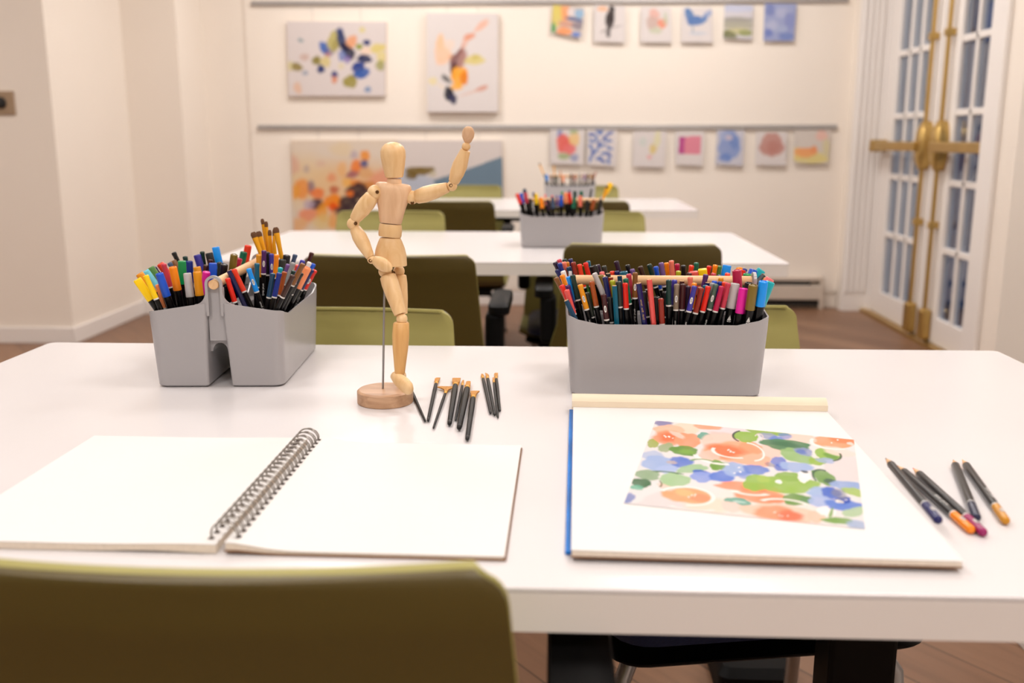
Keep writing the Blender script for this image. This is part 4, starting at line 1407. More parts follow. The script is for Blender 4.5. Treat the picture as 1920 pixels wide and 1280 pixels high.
for (tip, end, wpx, kind, lb, lift) in BR:
    r0 = wpx * 0.5 * 1.15 / 1800 * 1.02
    zc = TT + r0 + 0.0002
    A = Vector(at(tip[0], tip[1], z=zc + lift))     # bristle tip
    E = Vector(at(end[0], end[1], z=zc))            # handle end
    e = empty('paintbrush', ((A + E) / 2).xy.to_3d() + Vector((0, 0, TT)))
    O = Vector(e.location)
    A, E = A - O, E - O
    Lb = (A - E).length
    ref = Vector((A - E).cross(Vector((0, 0, 1)))).normalized()
    bl = dict(hidden=0.014, angle=0.023, fan=0.030, wide=0.028, thin=0.019, round=0.027, flare=0.024, filbert=0.017, dagger=0.023)[kind]
    fl_ = 0.010
    hz = Lb - bl - fl_
    rr = r0
    MB().lathe(E, A, [(0, rr * 0.25), (0.002, rr * 0.62), (0.009, rr * 0.72), (0.0095, rr * 0.66), (0.0100, rr * 0.72), (hz * 0.45, rr * 0.86), (hz * 0.8, rr), (hz * 0.97, rr * 0.92), (hz, rr * 0.8)], 16, ref=ref).build('handle', M_BRUSHBLK, e, smooth='auto')
    fw_ = dict(hidden=0.9, angle=1.0, fan=1.1, wide=1.05, thin=0.9, round=0.85, flare=0.95, filbert=0.95, dagger=0.95)[kind] * rr
    MB().lathe(E, A, [(hz - 0.0005, (rr * 0.86, rr * 0.86)), (hz + fl_ * 0.5, (fw_, rr * 0.75)), (Lb - bl, (fw_, rr * 0.6))], 16, ref=ref).build('ferrule', M_GOLD, e, smooth='auto')
    ax = (A - E).normalized()
    th_ = rr * 0.5
    mb = MB()
    W = fw_
    up = Vector((0, 0, 1))
    # outline of the bristles as (along, left, right)
    outl = dict(
        hidden=[(0, W, W), (0.6, W, W), (1, W * .3, W * .3)],
        angle=[(0, W, W), (0.3, W * 1.15, W * 1.25), (0.75, W * 1.2, W * 1.5), (1.0, W * 0.4, W * 1.6)],
        fan=[(0, W, W), (0.25, W * 1.3, W * 1.3), (0.45, W * 3.2, W * 3.0), (0.62, W * 6.2, W * 5.6), (0.74, W * 6.6, W * 6.6), (0.80, W * 4.5, W * 4.5)],
        wide=[(0, W, W), (0.3, W * 1.25, W * 1.2), (0.9, W * 1.35, W * 1.35), (1.0, W * 1.25, W * 1.4)],
        thin=[(0, W, W), (0.5, W * .8, W * .8), (0.95, W * .7, W * .7), (1, W * .3, W * .3)],
        round=[(0, W, W), (0.2, W * .8, W * .8), (0.7, W * .85, W * .85), (0.92, W * .75, W * .75), (1, W * .3, W * .3)],
        flare=[(0, W, W), (0.3, W * .95, W * .95), (0.7, W * 1.4, W * 1.5), (0.9, W * 1.45, W * 2.0), (1.0, W * 0.2, W * 2.1)],
        filbert=[(0, W, W), (0.4, W * 1.0, W * 1.0), (0.8, W * .6, W * .6), (1, W * .1, W * .1)],
        dagger=[(0, W, W), (0.4, W * .95, W * 1.1), (0.8, W * 0.9, W * 0.2), (1, W * 1.0, -W * .8)])[kind]
    rings = []
    for t, l_, r_ in outl:
        c0 = E + ax * (Lb - bl + bl * t)
        hh = th_ * (1 - 0.6 * t)
        rings.append([c0 - ref * l_ + up * hh, c0 + ref * r_ + up * hh, c0 + ref * r_ - up * hh, c0 - ref * l_ - up * hh])
    mb.loft(rings)
    mb.build('bristles', M_BRISTLE, e)
    tag(e, lb, 'paintbrush', 'loose paintbrushes on the nearest table')

# ================================================================== coloured pencils on the right
PEN5 = [
    ((1660, 858), (1761, 977), (1, 10, 84), 'navy', 'dark pencil with navy end, leftmost, crossing the pad corner', (60, 30, 40), 0.0),
    ((1681.6, 872), (1823, 995), (250, 138, 10), 'orange', 'dark pencil with bright orange end', (210, 120, 50), 0.0),
    ((1711, 876.6), (1846, 1000), (150, 16, 92), 'magenta', 'dark pencil with magenta end, touching the orange-ended one', (210, 90, 90), 0.0),
    ((1787, 861), (1832, 972), (30, 36, 66), 'ink', 'dark pencil with silvery midnight-blue end, between magenta and ochre ones', (120, 90, 70), 0.0),
    ((1804, 861), (1887, 978), (204, 138, 22), 'ochre', 'dark pencil with ochre end, rightmost on the table', (222, 160, 80), 0.0),
]
M_PENCILBLK = mat('charcoal_pencil_lacquer', (18, 15, 16), 0.3)
for (tip, end, capc, cn, lb, lead, lift) in PEN5:
    r0 = 0.0037
    zc = TT + r0 + 0.0002 + lift
    A = Vector(at(tip[0], tip[1], z=zc + (0.0 if cn != 'navy' else 0.0115)))
    E = Vector(at(end[0], end[1], z=zc))
    if cn == 'navy':
        E = Vector(at(end[0], end[1], z=zc + 0.009))
    e = empty('coloured_pencil', ((A + E) / 2).xy.to_3d() + Vector((0, 0, TT)))
    O = Vector(e.location)
    A, E = A - O, E - O
    Lp = (A - E).length
    MB().lathe(E, A, [(0.0345, r0), (Lp - 0.0185, r0), (Lp - 0.0175, r0 * 0.93)], 14).build('barrel', M_PENCILBLK, e, smooth='auto')
    MB().lathe(E, A, [(0.033, r0 * 1.01), (0.0345, r0 * 1.01)], 14).build('ring', M_RING, e, smooth='auto')
    cp = MB().lathe(E, A, [(0, r0 * 0.5), (0.0012, r0 * 0.85), (0.003, r0 * 1.0), (0.033, r0)], 14).build('coloured_end', mat('pencil_end_' + cn, capc, 0.25), e, smooth='auto')
    MB().lathe(E, A, [(Lp - 0.0178, r0 * 0.92), (Lp - 0.0045, r0 * 0.24)], 14).build('sharpened_wood', M_PENWOOD, e, smooth='auto')
    MB().lathe(E, A, [(Lp - 0.0047, r0 * 0.26), (Lp - 0.0004, r0 * 0.06), (Lp, r0 * 0.01)], 10).build('lead_tip', mat('lead_' + cn, lead, 0.5), e, smooth='auto')
    # gold and white lettering along the barrel, number oval on the end
    d = (A - E).normalized()
    q = d.to_track_quat('Z', 'Y')
    lx = q.inverted() @ Vector((0, -0.55, 0.8))
    ang = math.atan2(lx.y, lx.x)
    if cn in ('orange', 'ochre'):
        v, f = letters('Artist  Series', 0.0048)
        m = MB()
        vv, ff = wrap_mesh([(-x, -y, z) for x, y, z in v], f, r0 + 0.00025, 0.058, ang)
        m.add([tuple(E + q @ Vector(p_)) for p_ in vv], ff)
        m.build('printed_text', M_LABEL, e)
    if cn != 'ink':
        ov = [(0.0042 * math.cos(2 * math.pi * a_ / 18), 0.0016 * math.sin(2 * math.pi * a_ / 18), 0) for a_ in range(18)]
        vv, ff = wrap_mesh(ov, [tuple(range(18))], r0 + 0.00025, 0.017, ang)
        m = MB()
        m.add([tuple(E + q @ Vector(p_)) for p_ in vv], ff)
        m.build('number_label', mat('faded_label', (190, 184, 180), 0.5), cp)
    tag(e, lb, 'pencil', 'coloured pencils beside the pad')

# ================================================================== open spiral sketchbook
SB = empty('spiral_sketchbook', (-0.2490, 0.8055, TT), R(-0.8))
tag(SB, 'open wire-bound sketchbook with two blank white pages', 'sketchbook')
HY = 0.1325
RZ = 0.0


def slab(x0, x1, y0, y1, zb, zt, nx=26, ny=2):
    """a stack of pages between the surfaces zb(x) and zt(x)"""
    mb = MB()
    rings = []
    for i in range(nx + 1):
        x = x0 + (x1 - x0) * i / nx
        rings.append([(x, y0, zb(x)), (x, y1, zb(x)), (x, y1, zt(x)), (x, y0, zt(x))])
    return mb.loft(rings)


xl0, xl1, xr0, xr1 = -0.2290, -0.0035, 0.0045, 0.2165


def lt(x):      # top of the left stack
    return 0.0068 + 0.0016 * math.exp(-((x + 0.02) / 0.05) ** 2)


def lb_(x):
    return 0.0004 + 0.0016 * math.exp(-((x + 0.055) / 0.035) ** 2)


def rt(x):
    return 0.0042 + 0.0060 * math.exp(-((x - 0.004) / 0.030) ** 2)


def rb(x):
    return 0.0003 + 0.0022 * math.exp(-((x - 0.010) / 0.02) ** 2)


slab(xl0, xl1, -HY, HY, lb_, lambda x: lt(x) - 0.0005).build('page_block', M_PEDGE, SB, smooth='auto')
slab(xl0, xl1 + 0.0005, -HY - 0.0006, HY + 0.0004, lambda x: lt(x) - 0.0005, lt).build('left_page', M_PAPER, SB, smooth='auto')
slab(xr0 - 0.001, xr1 + 0.002, -HY - 0.001, HY + 0.001, rb, lambda x: rb(x) + 0.0013).build('back_cover', M_KRAFT, SB, smooth='auto')
slab(xr0, xr1, -HY, HY, lambda x: rb(x) + 0.0014, lambda x: rt(x) - 0.0005).build('page_block', M_PEDGE, SB, smooth='auto')
slab(xr0 - 0.0004, xr1 + 0.0008, -HY - 0.0008, HY + 0.0006, lambda x: rt(x) - 0.0005, rt).build('right_page', M_PAPER, SB, smooth='auto')
wb = MB()
hb_ = MB()
NR = 22
for i in range(NR):
    yc = -HY + 0.0105 + (2 * HY - 0.021) * i / (NR - 1)
    for dy in (-0.0013, 0.0013):
        pts = []
        for k in range(15):
            a_ = R(-32 + (180 + 64) * k / 14)
            pts.append((0.0004 + 0.0108 * math.cos(a_) * (1.0 if math.sin(a_) > 0 else 0.98), yc + dy + 0.0009 * math.cos(a_) * (1 if dy > 0 else -1), 0.0120 + 0.0098 * math.sin(a_)))
        wb.tube(pts, 0.00068, 6)
    for xh, zf in ((-0.0102, lt), (0.0112, rt)):
        z = zf(xh) + 0.00015
        hb_.box((xh - 0.0022, yc - 0.0022, z - 0.0001), (xh + 0.0022, yc + 0.0022, z + 0.00008))
wb.build('wire_binding', M_WIRE, SB, smooth='auto')
hb_.build('punched_holes', mat('hole_shadow_paper', (60, 44, 42), 0.9), SB)

# ================================================================== drawing pad with blue cover, and the painted sheet
PD = empty('drawing_pad', (0.1635, 0.8665, TT), R(-1.4))
tag(PD, 'large white drawing pad with rolled cream cover and blue edge, under the floral sheet', 'drawing pad')
PXW, PYH = 0.1425, 0.1995
MB().box((-PXW - 0.0045, -PYH + 0.012, 0.0004), (PXW - 0.02, PYH + 0.006, 0.0030)).build('blue_cover', mat('glossy_blue_card', (0, 118, 214), 0.25, noise=0.6, nscale=16), PD, bevel=0.0004)
MB().box((-PXW, -PYH, 0.0031), (PXW, PYH, 0.0045)).build('backing_board', M_KRAFT, PD, bevel=0.0004)
MB().box((-PXW + 0.0006, -PYH + 0.0006, 0.0046), (PXW - 0.0006, PYH, 0.0088)).build('page_block', M_PEDGE, PD, bevel=0.0003)
mb = MB()
rings = []
for i in range(21):
    y = -PYH + 2 * PYH * i / 20
    lift = 0.0012 * math.exp(-((y + PYH) / 0.03) ** 2)
    rings.append([(-PXW, y, 0.0089 + lift * 0.2), (-PXW * 0.5, y, 0.0089), (PXW, y, 0.0089), (PXW + 0.0004, y, 0.0094), (-PXW * 0.5, y, 0.0094), (-PXW, y, 0.0094 + lift * 0.4)])
mb.loft(rings)
mb.build('top_sheet', M_PAPER, PD, smooth='auto')
mb = MB()
rings = []
for k in range(22):       # the flipped-over cover curls up and back under
    a_ = R(-90 + 270 * k / 21)
    cx_, cz = PYH + 0.004, 0.0114
    ro, ri = 0.0108, 0.0100
    rings.append([(-PXW - 0.0015, cx_ + ro * math.cos(a_), cz + ro * math.sin(a_)), (PXW + 0.001, cx_ + ro * math.cos(a_), cz + ro * math.sin(a_)),
                  (PXW + 0.001, cx_ + ri * math.cos(a_), cz + ri * math.sin(a_)), (-PXW - 0.0015, cx_ + ri * math.cos(a_), cz + ri * math.sin(a_))])
mb.loft(rings)
mb.box((-PXW - 0.0015, PYH - 0.0070, 0.0096), (PXW + 0.001, PYH - 0.0046, 0.0165))
mb.build('rolled_cover', M_CREAM, PD, smooth='auto')

FLORAL = []
def F_(*a):
    FLORAL.append(a)
ora, dor, por, pk, gry, bei = (252, 168, 128), (255, 112, 66), (246, 188, 160), (238, 206, 192), (222, 212, 212), (224, 212, 188)
g1, g2, g3, g4, sg, tl = (146, 182, 76), (104, 148, 62), (72, 112, 76), (150, 190, 118), (160, 192, 148), (92, 162, 142)
b1, b2, b3, b4 = (158, 178, 220), (100, 130, 208), (58, 94, 194), (170, 182, 214)
for a_ in [
    (460, 690, 290, 95, .05, gry, 1, .12), (1700, 420, 170, 110, .1, (222, 212, 212), 1, .15), (820, 140, 170, 60, .1, (226, 214, 218), 1, .3), (1350, 190, 120, 50, .1, (236, 210, 196), 1, .2),
    (1100, 700, 520, 110, .1, (240, 222, 214), .8, .4), (700, 690, 200, 60, .1, bei, .7, .4),
    (370, 95, 65, 26, .1, (126, 120, 168), .9, .4), (530, 130, 100, 42, .1, bei, .9, .2), (690, 112, 105, 26, .1, (246, 162, 124), .95, .2), (800, 190, 110, 36, .1, (240, 196, 184), .8, .4),
    (415, 148, 112, 46, .1, por, 1, .15), (400, 200, 110, 55, .1, (250, 158, 122), 1, .3), (410, 195, 75, 34, .1, dor, .9, .7), (545, 218, 98, 58, .1, (250, 156, 118), 1, .12), (470, 175, 60, 16, .4, (244, 212, 200), .8, .4),
    (675, 190, 58, 30, .2, tl, .95, .1),
    (830, 262, 195, 92, .1, (240, 204, 190), 1, .15), (1150, 300, 90, 60, .1, (238, 202, 188), 1, .2), (880, 305, 215, 80, .08, ora, .95, .2), (1010, 270, 90, 45, .2, (252, 158, 118), .9, .2), (820, 295, 135, 48, .1, dor, .9, .6), (1045, 365, 118, 46, .1, (248, 180, 152), 1, .15), (700, 330, 80, 40, 0, (240, 196, 180), .9, .3),
    (290, 240, 42, 32, .2, (162, 172, 84), .95, .15), (385, 268, 58, 32, -.3, (158, 172, 130), .95, .2), (520, 292, 104, 36, .1, g2, 1, .1), (540, 300, 60, 16, .1, (130, 172, 70), .8, .5),
    (1120, 152, 165, 24, .15, (146, 178, 78), 1, .15), (975, 190, 92, 40, .1, g1, 1, .1), (1150, 192, 75, 26, .3, (150, 158, 190), .9, .3), (1200, 206, 55, 20, .1, b2, .9, .4), (1262, 186, 52, 22, .1, b2, .7, .4),
    (1270, 252, 185, 42, .12, (82, 130, 88), 1, .1), (1260, 245, 120, 18, .12, (60, 104, 72), .7, .6), (1350, 332, 135, 46, .3, (150, 184, 118), 1, .12), (1500, 372, 66, 26, .1, (152, 182, 74), 1, .15), (1400, 300, 70, 28, .2, (140, 150, 190), .9, .3), (1380, 300, 40, 16, .2, b3, .6, .5),
    (1570, 317, 100, 44, .2, g1, 1, .1), (1600, 335, 60, 18, .3, g2, .8, .4),
    (290, 330, 85, 36, .1, (176, 188, 218), .9, .25), (340, 388, 135, 56, .1, b1, 1, .15), (500, 376, 84, 40, .1, (84, 116, 202), .95, .25), (395, 430, 80, 30, 0, (170, 186, 226), .9, .25), (430, 378, 40, 12, .1, (190, 172, 170), .9, .4),
    (765, 400, 58, 38, .1, (112, 156, 62), 1, .1), (850, 410, 50, 30, .5, (140, 170, 150), .5, .4),
    (250, 470, 95, 38, .1, (146, 170, 136), 1, .15), (580, 425, 115, 30, -.1, sg, 1, .15), (450, 507, 114, 50, .05, (164, 196, 148), 1, .12), (205, 530, 74, 34, .1, g3, 1, .12), (170, 562, 55, 18, .1, (112, 180, 152), .9, .2), (110, 640, 50, 36, -.4, (130, 140, 190), .95, .3),
    (640, 452, 60, 20, .1, b3, .95, .2), (650, 485, 82, 40, .05, (140, 158, 220), 1, .15), (800, 482, 95, 42, .05, (96, 126, 210), 1, .2), (900, 432, 96, 52, .1, b1, .95, .2), (1045, 432, 96, 36, .1, (104, 130, 204), .95, .2), (960, 470, 60, 28, .1, b2, .7, .4),
    (1220, 376, 64, 36, .3, (118, 132, 204), 1, .2), (1232, 418, 54, 24, .2, b3, .85, .3), (1345, 412, 128, 36, .1, b1, .95, .2), (1560, 365, 70, 20, .1, (160, 176, 216), .8, .3),
    (1000, 562, 250, 36, .1, (255, 152, 118), 1, .12), (1040, 572, 96, 26, .1, dor, .8, .5), (1085, 632, 195, 44, .1, (255, 150, 112), 1, .15), (1180, 650, 90, 30, .1, (255, 132, 92), .7, .5),
    (1060, 530, 112, 60, 0, g1, 1, .1), (1290, 540, 215, 66, .05, (150, 184, 82), 1, .1), (1290, 482, 95, 34, .1, (142, 176, 84), 1, .12), (1215, 520, 26, 14, .2, (244, 242, 240), 1, .3), (1100, 500, 50, 26, .2, (172, 196, 96), .8, .5),
    (1400, 485, 48, 40, .3, (246, 242, 240), 1, .2), (1550, 490, 94, 46, .45, (118, 156, 84), 1, .1), (1600, 522, 56, 20, .3, (66, 92, 78), .9, .3),
    (1350, 652, 115, 42, .05, (112, 150, 76), 1, .1), (1420, 660, 50, 30, .1, (96, 140, 96), .7, .4),
    (545, 622, 185, 56, .08, (255, 166, 118), 1, .12), (640, 640, 80, 30, .1, (248, 146, 110), .8, .4), (520, 600, 70, 24, .2, (244, 190, 130), .7, .5), (380, 560, 60, 20, .4, (244, 200, 184), .8, .4),
    (915, 666, 102, 28, .15, tl, .95, .12), (925, 668, 50, 8, .1, (200, 224, 216), .8, .4),
    (870, 705, 80, 38, .2, (240, 206, 196), 1, .15), (1220, 752, 270, 66, .12, (246, 198, 176), 1, .15), (1200, 752, 165, 52, .12, (255, 150, 112), .95, .3), (1300, 772, 92, 40, .1, (255, 108, 76), .85, .5), (1490, 775, 66, 46, .1, (246, 194, 172), 1, .2),
    (1570, 730, 72, 40, 0, (246, 240, 238), 1, .15), (1540, 600, 118, 40, .1, (160, 182, 220), 1, .2), (1600, 605, 74, 46, .2, b3, .9, .25), (1710, 548, 118, 34, .1, (150, 170, 214), 1, .2), (1765, 595, 90, 28, .25, (168, 192, 104), 1, .15),
    (1520, 662, 90, 44, .1, (164, 180, 222), .95, .2), (1690, 692, 140, 40, .08, (92, 126, 208), 1, .2), (1690, 655, 58, 26, 0, (38, 72, 172), .95, .15), (1660, 610, 60, 34, .4, (130, 130, 150), .7, .4), (1660, 665, 34, 12, .2, (236, 226, 210), .9, .3),
    (1770, 742, 92, 34, -.2, (176, 198, 160), 1, .15), (1650, 806, 120, 24, .06, (124, 162, 84), 1, .12), (1600, 750, 14, 40, .3, (124, 162, 84), .9, .3), (1800, 840, 90, 36, .1, (160, 176, 208), .9, .3),
    (1620, 230, 160, 46, .06, (255, 160, 116), 1, .12), (1700, 212, 105, 30, .08, (255, 132, 84), .9, .4), (1400, 195, 90, 34, .2, (238, 206, 192), .9, .2), (1660, 300, 130, 30, .2, (238, 214, 204), .9, .3),
    (1405, 447, 28, 9, .2, (44, 52, 56), .9, .3), (1740, 240, 26, 10, .2, (250, 240, 236), .7, .4), (1150, 395, 40, 16, .3, (120, 110, 130), .6, .4)]:
    F_(*a_)
LINES = [(540, 625, 195, 66, .08, 200, 90, 5, (248, 240, 236)), (880, 300, 150, 44, .1, 60, 200, 4, (250, 242, 238)), (1000, 300, 110, 60, .3, 250, 60, 4, (250, 242, 238)), (790, 330, 190, 60, .1, 70, 170, 6, (250, 244, 240)),
         (975, 190, 96, 44, .1, 120, 240, 4, (60, 70, 60)), (1570, 317, 102, 46, .2, 120, 250, 4, (236, 226, 216)), (1570, 317, 104, 46, .2, 330, 60, 4, (64, 84, 50)), (1620, 230, 165, 50, .06, 60, 200, 4, (250, 240, 236)),
         (660, 380, 90, 24, .1, 190, 340, 4, (120, 160, 100)), (1070, 195, 30, 26, 0, 200, 60, 4, (220, 206, 200)), (1010, 590, 130, 26, .1, 20, 170, 5, (250, 240, 236)), (1260, 690, 180, 40, .1, 200, 340, 5, (250, 242, 238)),
         (1555, 495, 96, 52, .45, 120, 260, 5, (66, 96, 70)), (580, 700, 170, 30, .1, 20, 160, 4, (240, 228, 224)), (400, 460, 100, 12, .1, 200, 340, 4, (66, 110, 60)), (300, 520, 60, 30, .5, 300, 30, 4, (130, 120, 90))]
for k in range(26):       # little flecks left white in the flower hearts
    cx_, cy_2 = random.choice([(420, 190), (860, 300), (1250, 775), (1680, 220), (560, 620), (1690, 640), (910, 440)])
    F_(cx_ + random.gauss(0, 34), cy_2 + random.gauss(0, 12), random.uniform(5, 12), random.uniform(2.5, 5), random.uniform(-.6, .6), (252, 246, 242), .95, .4)
pz = TT + 0.0100
cor = [at(1170, 943, z=pz), at(1622, 991.5, z=pz), at(1601, 824, z=pz), at(1229, 788, z=pz)]
FS = empty('painted_sheet', tuple(sum(cor) / 4))
tag(FS, 'floral watercolour sheet in peach, blue and green lying on the drawing pad', 'painting')
cl_ = [c - np.array(FS.location) for c in cor]
MB().loft([[tuple(c + np.array([0, 0, -0.0003])) for c in cl_], [tuple(c - np.array([0, 0, 0.00005])) for c in cl_]]).build('paper', M_PAPER, FS)
po = paint_grid('painted_face', cor, 420, 330, (228, 222, 222), FLORAL, lambda u, v: ((u - 1150) * 3.918, (v - 770) * 3.918), None, None, LINES, strength=0.86)
po.parent = FS
po.matrix_parent_inverse = Matrix.Translation(-Vector(FS.location))

# ================================================================== paintings and cards on the back wall


def wall_picture(name, cat, label, group, p_tl, p_tr, p_br, p_bl, Yp, thick, base, blobs, conv, nu, nv, edge=M_CREAM, lines=(), polys=()):
    cs = [at(*p_bl, Y=Yp), at(*p_br, Y=Yp), at(*p_tr, Y=Yp), at(*p_tl, Y=Yp)]
    o = empty(name, tuple(sum(cs) / 4 + np.array([0, thick, 0])))
    L0 = np.array(o.location)
    MB().loft([[tuple(c - L0 + np.array([0, thick, 0])) for c in cs], [tuple(c - L0 + np.array([0, 0.0004, 0])) for c in cs]]).build('canvas' if thick > 0.01 else 'paper', edge, o)
    f = paint_grid('painted_face', cs, nu, nv, base, blobs, conv, None, None, lines, polys)
    f.parent = o
    f.matrix_parent_inverse = Matrix.Translation(-Vector(L0))
    tag(o, label, cat, group)
    return o


M_CANV = mat('canvas_edge', (216, 198, 180), 0.8, noise=0.08)
OL, NV, BL, PE = (176, 168, 88), (24, 34, 78), (52, 84, 158), (226, 150, 104)
A1 = [(100, 740, 60, 60, 0, (214, 202, 140), .8, .6), (190, 750, 75, 55, .3, (146, 128, 60), .95, .4), (450, 665, 60, 60, -.6, (140, 128, 56), 1, .4), (570, 680, 70, 75, 0, (214, 196, 130), .9, .3), (510, 780, 50, 55, 0, (30, 48, 110), 1, .3),
      (240, 395, 40, 25, .4, (120, 150, 160), .8, .5), (290, 620, 60, 45, 0, (196, 150, 130), .6, .7), (300, 830, 40, 30, 0, (120, 140, 170), .7, .6), (555, 495, 60, 90, -.5, (62, 104, 182), 1, .3), (620, 560, 60, 50, 0, (110, 90, 130), .7, .5), (600, 590, 40, 20, 0, (220, 100, 90), .5, .6),
      (680, 400, 80, 140, .2, (190, 178, 110), 1, .2), (700, 470, 50, 90, .2, (160, 148, 80), .7, .5), (760, 280, 50, 50, 0, (86, 96, 150), .9, .4), (790, 400, 55, 160, -.25, (40, 56, 104), 1, .3), (870, 540, 70, 130, -.6, (28, 28, 60), 1, .3), (790, 600, 50, 70, 0, (110, 130, 190), .9, .4), (860, 650, 50, 50, 0, (130, 110, 180), .8, .4),
      (920, 410, 70, 85, .4, (232, 162, 116), .95, .4), (1060, 255, 40, 40, 0, (222, 208, 130), .8, .5), (1020, 480, 50, 40, 0, (150, 156, 70), 1, .4), (1120, 425, 50, 40, .2, (24, 44, 110), 1, .3), (1110, 540, 70, 60, 0, (240, 212, 190), .9, .3), (1270, 500, 110, 60, -.2, (222, 204, 120), .95, .4), (1320, 620, 70, 80, 0, (226, 210, 140), .9, .4), (1300, 730, 60, 70, 0, (160, 156, 84), .9, .4),
      (1090, 640, 100, 55, .1, (26, 40, 86), 1, .25), (1010, 760, 90, 80, -.6, (28, 60, 140), 1, .25), (1050, 840, 120, 60, -.3, (48, 92, 172), 1, .3), (900, 945, 95, 85, 0, (160, 148, 70), 1, .2), (690, 850, 45, 45, 0, (60, 70, 130), 1, .4), (690, 920, 40, 50, 0, (220, 140, 100), .9, .5), (200, 1030, 50, 80, -.3, (226, 186, 160), .9, .5), (1135, 1050, 45, 40, 0, (90, 130, 180), .8, .5), (780, 740, 40, 40, 0, (222, 208, 160), .7, .6)]
wall_picture('painting', 'painting', 'upper left canvas with navy, blue and olive blossoms on white', 'canvases on the back wall', (537, 40), (724, 41), (722, 180), (541, 180), YB - 0.028, 0.026, (222, 212, 210), A1,
             lambda u, v: ((u - 530) * 7.11, (v - 20) * 7.11), 90, 70, M_CANV)
A2 = [(215, 420, 45, 90, .1, (250, 196, 150), .9, .5), (240, 560, 90, 120, 0, (250, 200, 164), .9, .4), (320, 450, 60, 60, 0, (244, 216, 196), .7, .6), (350, 600, 40, 40, 0, (220, 150, 90), .7, .6), (420, 620, 75, 130, .55, (134, 92, 92), 1, .3), (470, 620, 50, 110, .3, (190, 144, 134), .7, .5), (370, 740, 38, 90, .1, (84, 48, 52), 1, .4),
      (460, 500, 18, 60, .5, (140, 86, 76), .8, .6), (545, 360, 70, 38, -.4, (228, 150, 116), .9, .5), (490, 440, 30, 60, .4, (232, 180, 160), .8, .6), (690, 230, 100, 38, -.7, (238, 180, 154), .85, .6), (610, 625, 115, 55, -.05, (222, 206, 130), .95, .3), (620, 590, 45, 35, 0, (208, 190, 100), .7, .5), (435, 810, 95, 115, .1, (250, 172, 52), 1, .25), (490, 830, 45, 80, 0, (232, 132, 32), .95, .3), (400, 930, 70, 40, 0, (250, 180, 70), .9, .4),
      (285, 840, 70, 30, .7, (84, 84, 84), .9, .5), (130, 865, 50, 45, 0, (232, 216, 160), .8, .5), (220, 920, 60, 16, .6, (240, 220, 190), .6, .6), (315, 1010, 55, 80, -.1, (22, 26, 46), 1, .2), (360, 1070, 45, 60, -.4, (50, 50, 84), 1, .3), (690, 950, 75, 28, -.35, (214, 150, 130), .9, .5), (560, 1000, 130, 14, -.3, (228, 190, 176), .7, .6)]
wall_picture('painting', 'painting', 'upright white canvas with orange, mauve and black brush strokes', 'canvases on the back wall', (800, 24), (934, 25), (934, 210), (801, 210), YB - 0.042, 0.040, (226, 218, 216), A2,
             lambda u, v: ((u - 790) * 6.095, (v - 10) * 6.095), 66, 90, M_CANV)
A3 = [(700, 300, 900, 200, 0, (224, 210, 196), .8, .8), (300, 600, 400, 300, 0, (230, 200, 150), .7, .8), (900, 700, 500, 350, 0, (232, 190, 140), .8, .8), (1300, 600, 200, 160, 0, (232, 156, 124), .9, .5), (130, 400, 80, 120, 0, (220, 170, 150), .8, .6), (250, 700, 100, 130, 0, (236, 150, 70), .95, .4), (150, 740, 70, 90, 0, (236, 160, 60), .9, .4),
      (300, 450, 40, 50, 0, (180, 160, 160), .7, .6), (480, 380, 60, 40, 0, (220, 180, 160), .6, .6), (360, 680, 45, 90, 0, (130, 110, 130), .8, .5), (440, 760, 90, 70, 0, (238, 120, 50), .9, .4), (430, 900, 100, 70, 0, (76, 46, 62), 1, .3), (330, 900, 70, 60, 0, (190, 170, 190), .8, .5), (330, 1030, 130, 80, 0, (232, 140, 100), .9, .4), (500, 1000, 70, 120, 0, (236, 156, 40), .9, .4),
      (620, 560, 60, 60, 0, (232, 150, 110), .8, .5), (650, 710, 60, 50, 0, (196, 96, 60), .9, .4), (750, 450, 60, 100, 0, (236, 180, 120), .8, .5), (640, 860, 120, 90, 0, (244, 140, 20), 1, .3), (640, 930, 60, 60, 0, (236, 90, 10), 1, .4), (820, 620, 70, 60, 0, (240, 180, 90), .9, .4), (890, 510, 90, 50, -.4, (164, 90, 100), .9, .4), (930, 410, 70, 80, 0, (240, 130, 50), .95, .4),
      (900, 270, 50, 50, .4, (180, 160, 180), .7, .5), (1040, 290, 60, 80, 0, (240, 150, 50), .95, .4), (1030, 390, 50, 55, 0, (70, 84, 140), .95, .3), (1050, 500, 90, 80, 0, (222, 160, 100), .7, .5), (930, 630, 80, 50, 0, (228, 130, 40), .9, .4), (1080, 660, 90, 60, 0, (210, 130, 50), .9, .5), (950, 740, 150, 110, 0, (58, 34, 40), 1, .3), (830, 900, 130, 110, -.4, (54, 34, 42), 1, .3), (750, 990, 110, 60, 0, (70, 46, 50), .9, .3), (850, 760, 50, 40, 0, (236, 120, 40), .9, .4),
      (1200, 900, 160, 200, 0, (230, 190, 170), .6, .6), (560, 1120, 200, 90, 0, (226, 196, 130), .8, .5), (200, 1150, 120, 90, 0, (230, 170, 110), .8, .5), (740, 200, 140, 90, 0, (228, 206, 170), .8, .6), (640, 1100, 60, 120, 0, (234, 160, 90), .8, .5)]
wall_picture('painting', 'painting', 'lower left abstract canvas in orange, cream and dark plum', 'canvases on the back wall', (545, 263), (744, 262), (748, 462), (552, 462), YB - 0.030, 0.028, (226, 208, 188), A3,
             lambda u, v: ((u - 530) * 6.74, (v - 250) * 6.74), 80, 80, M_CANV)
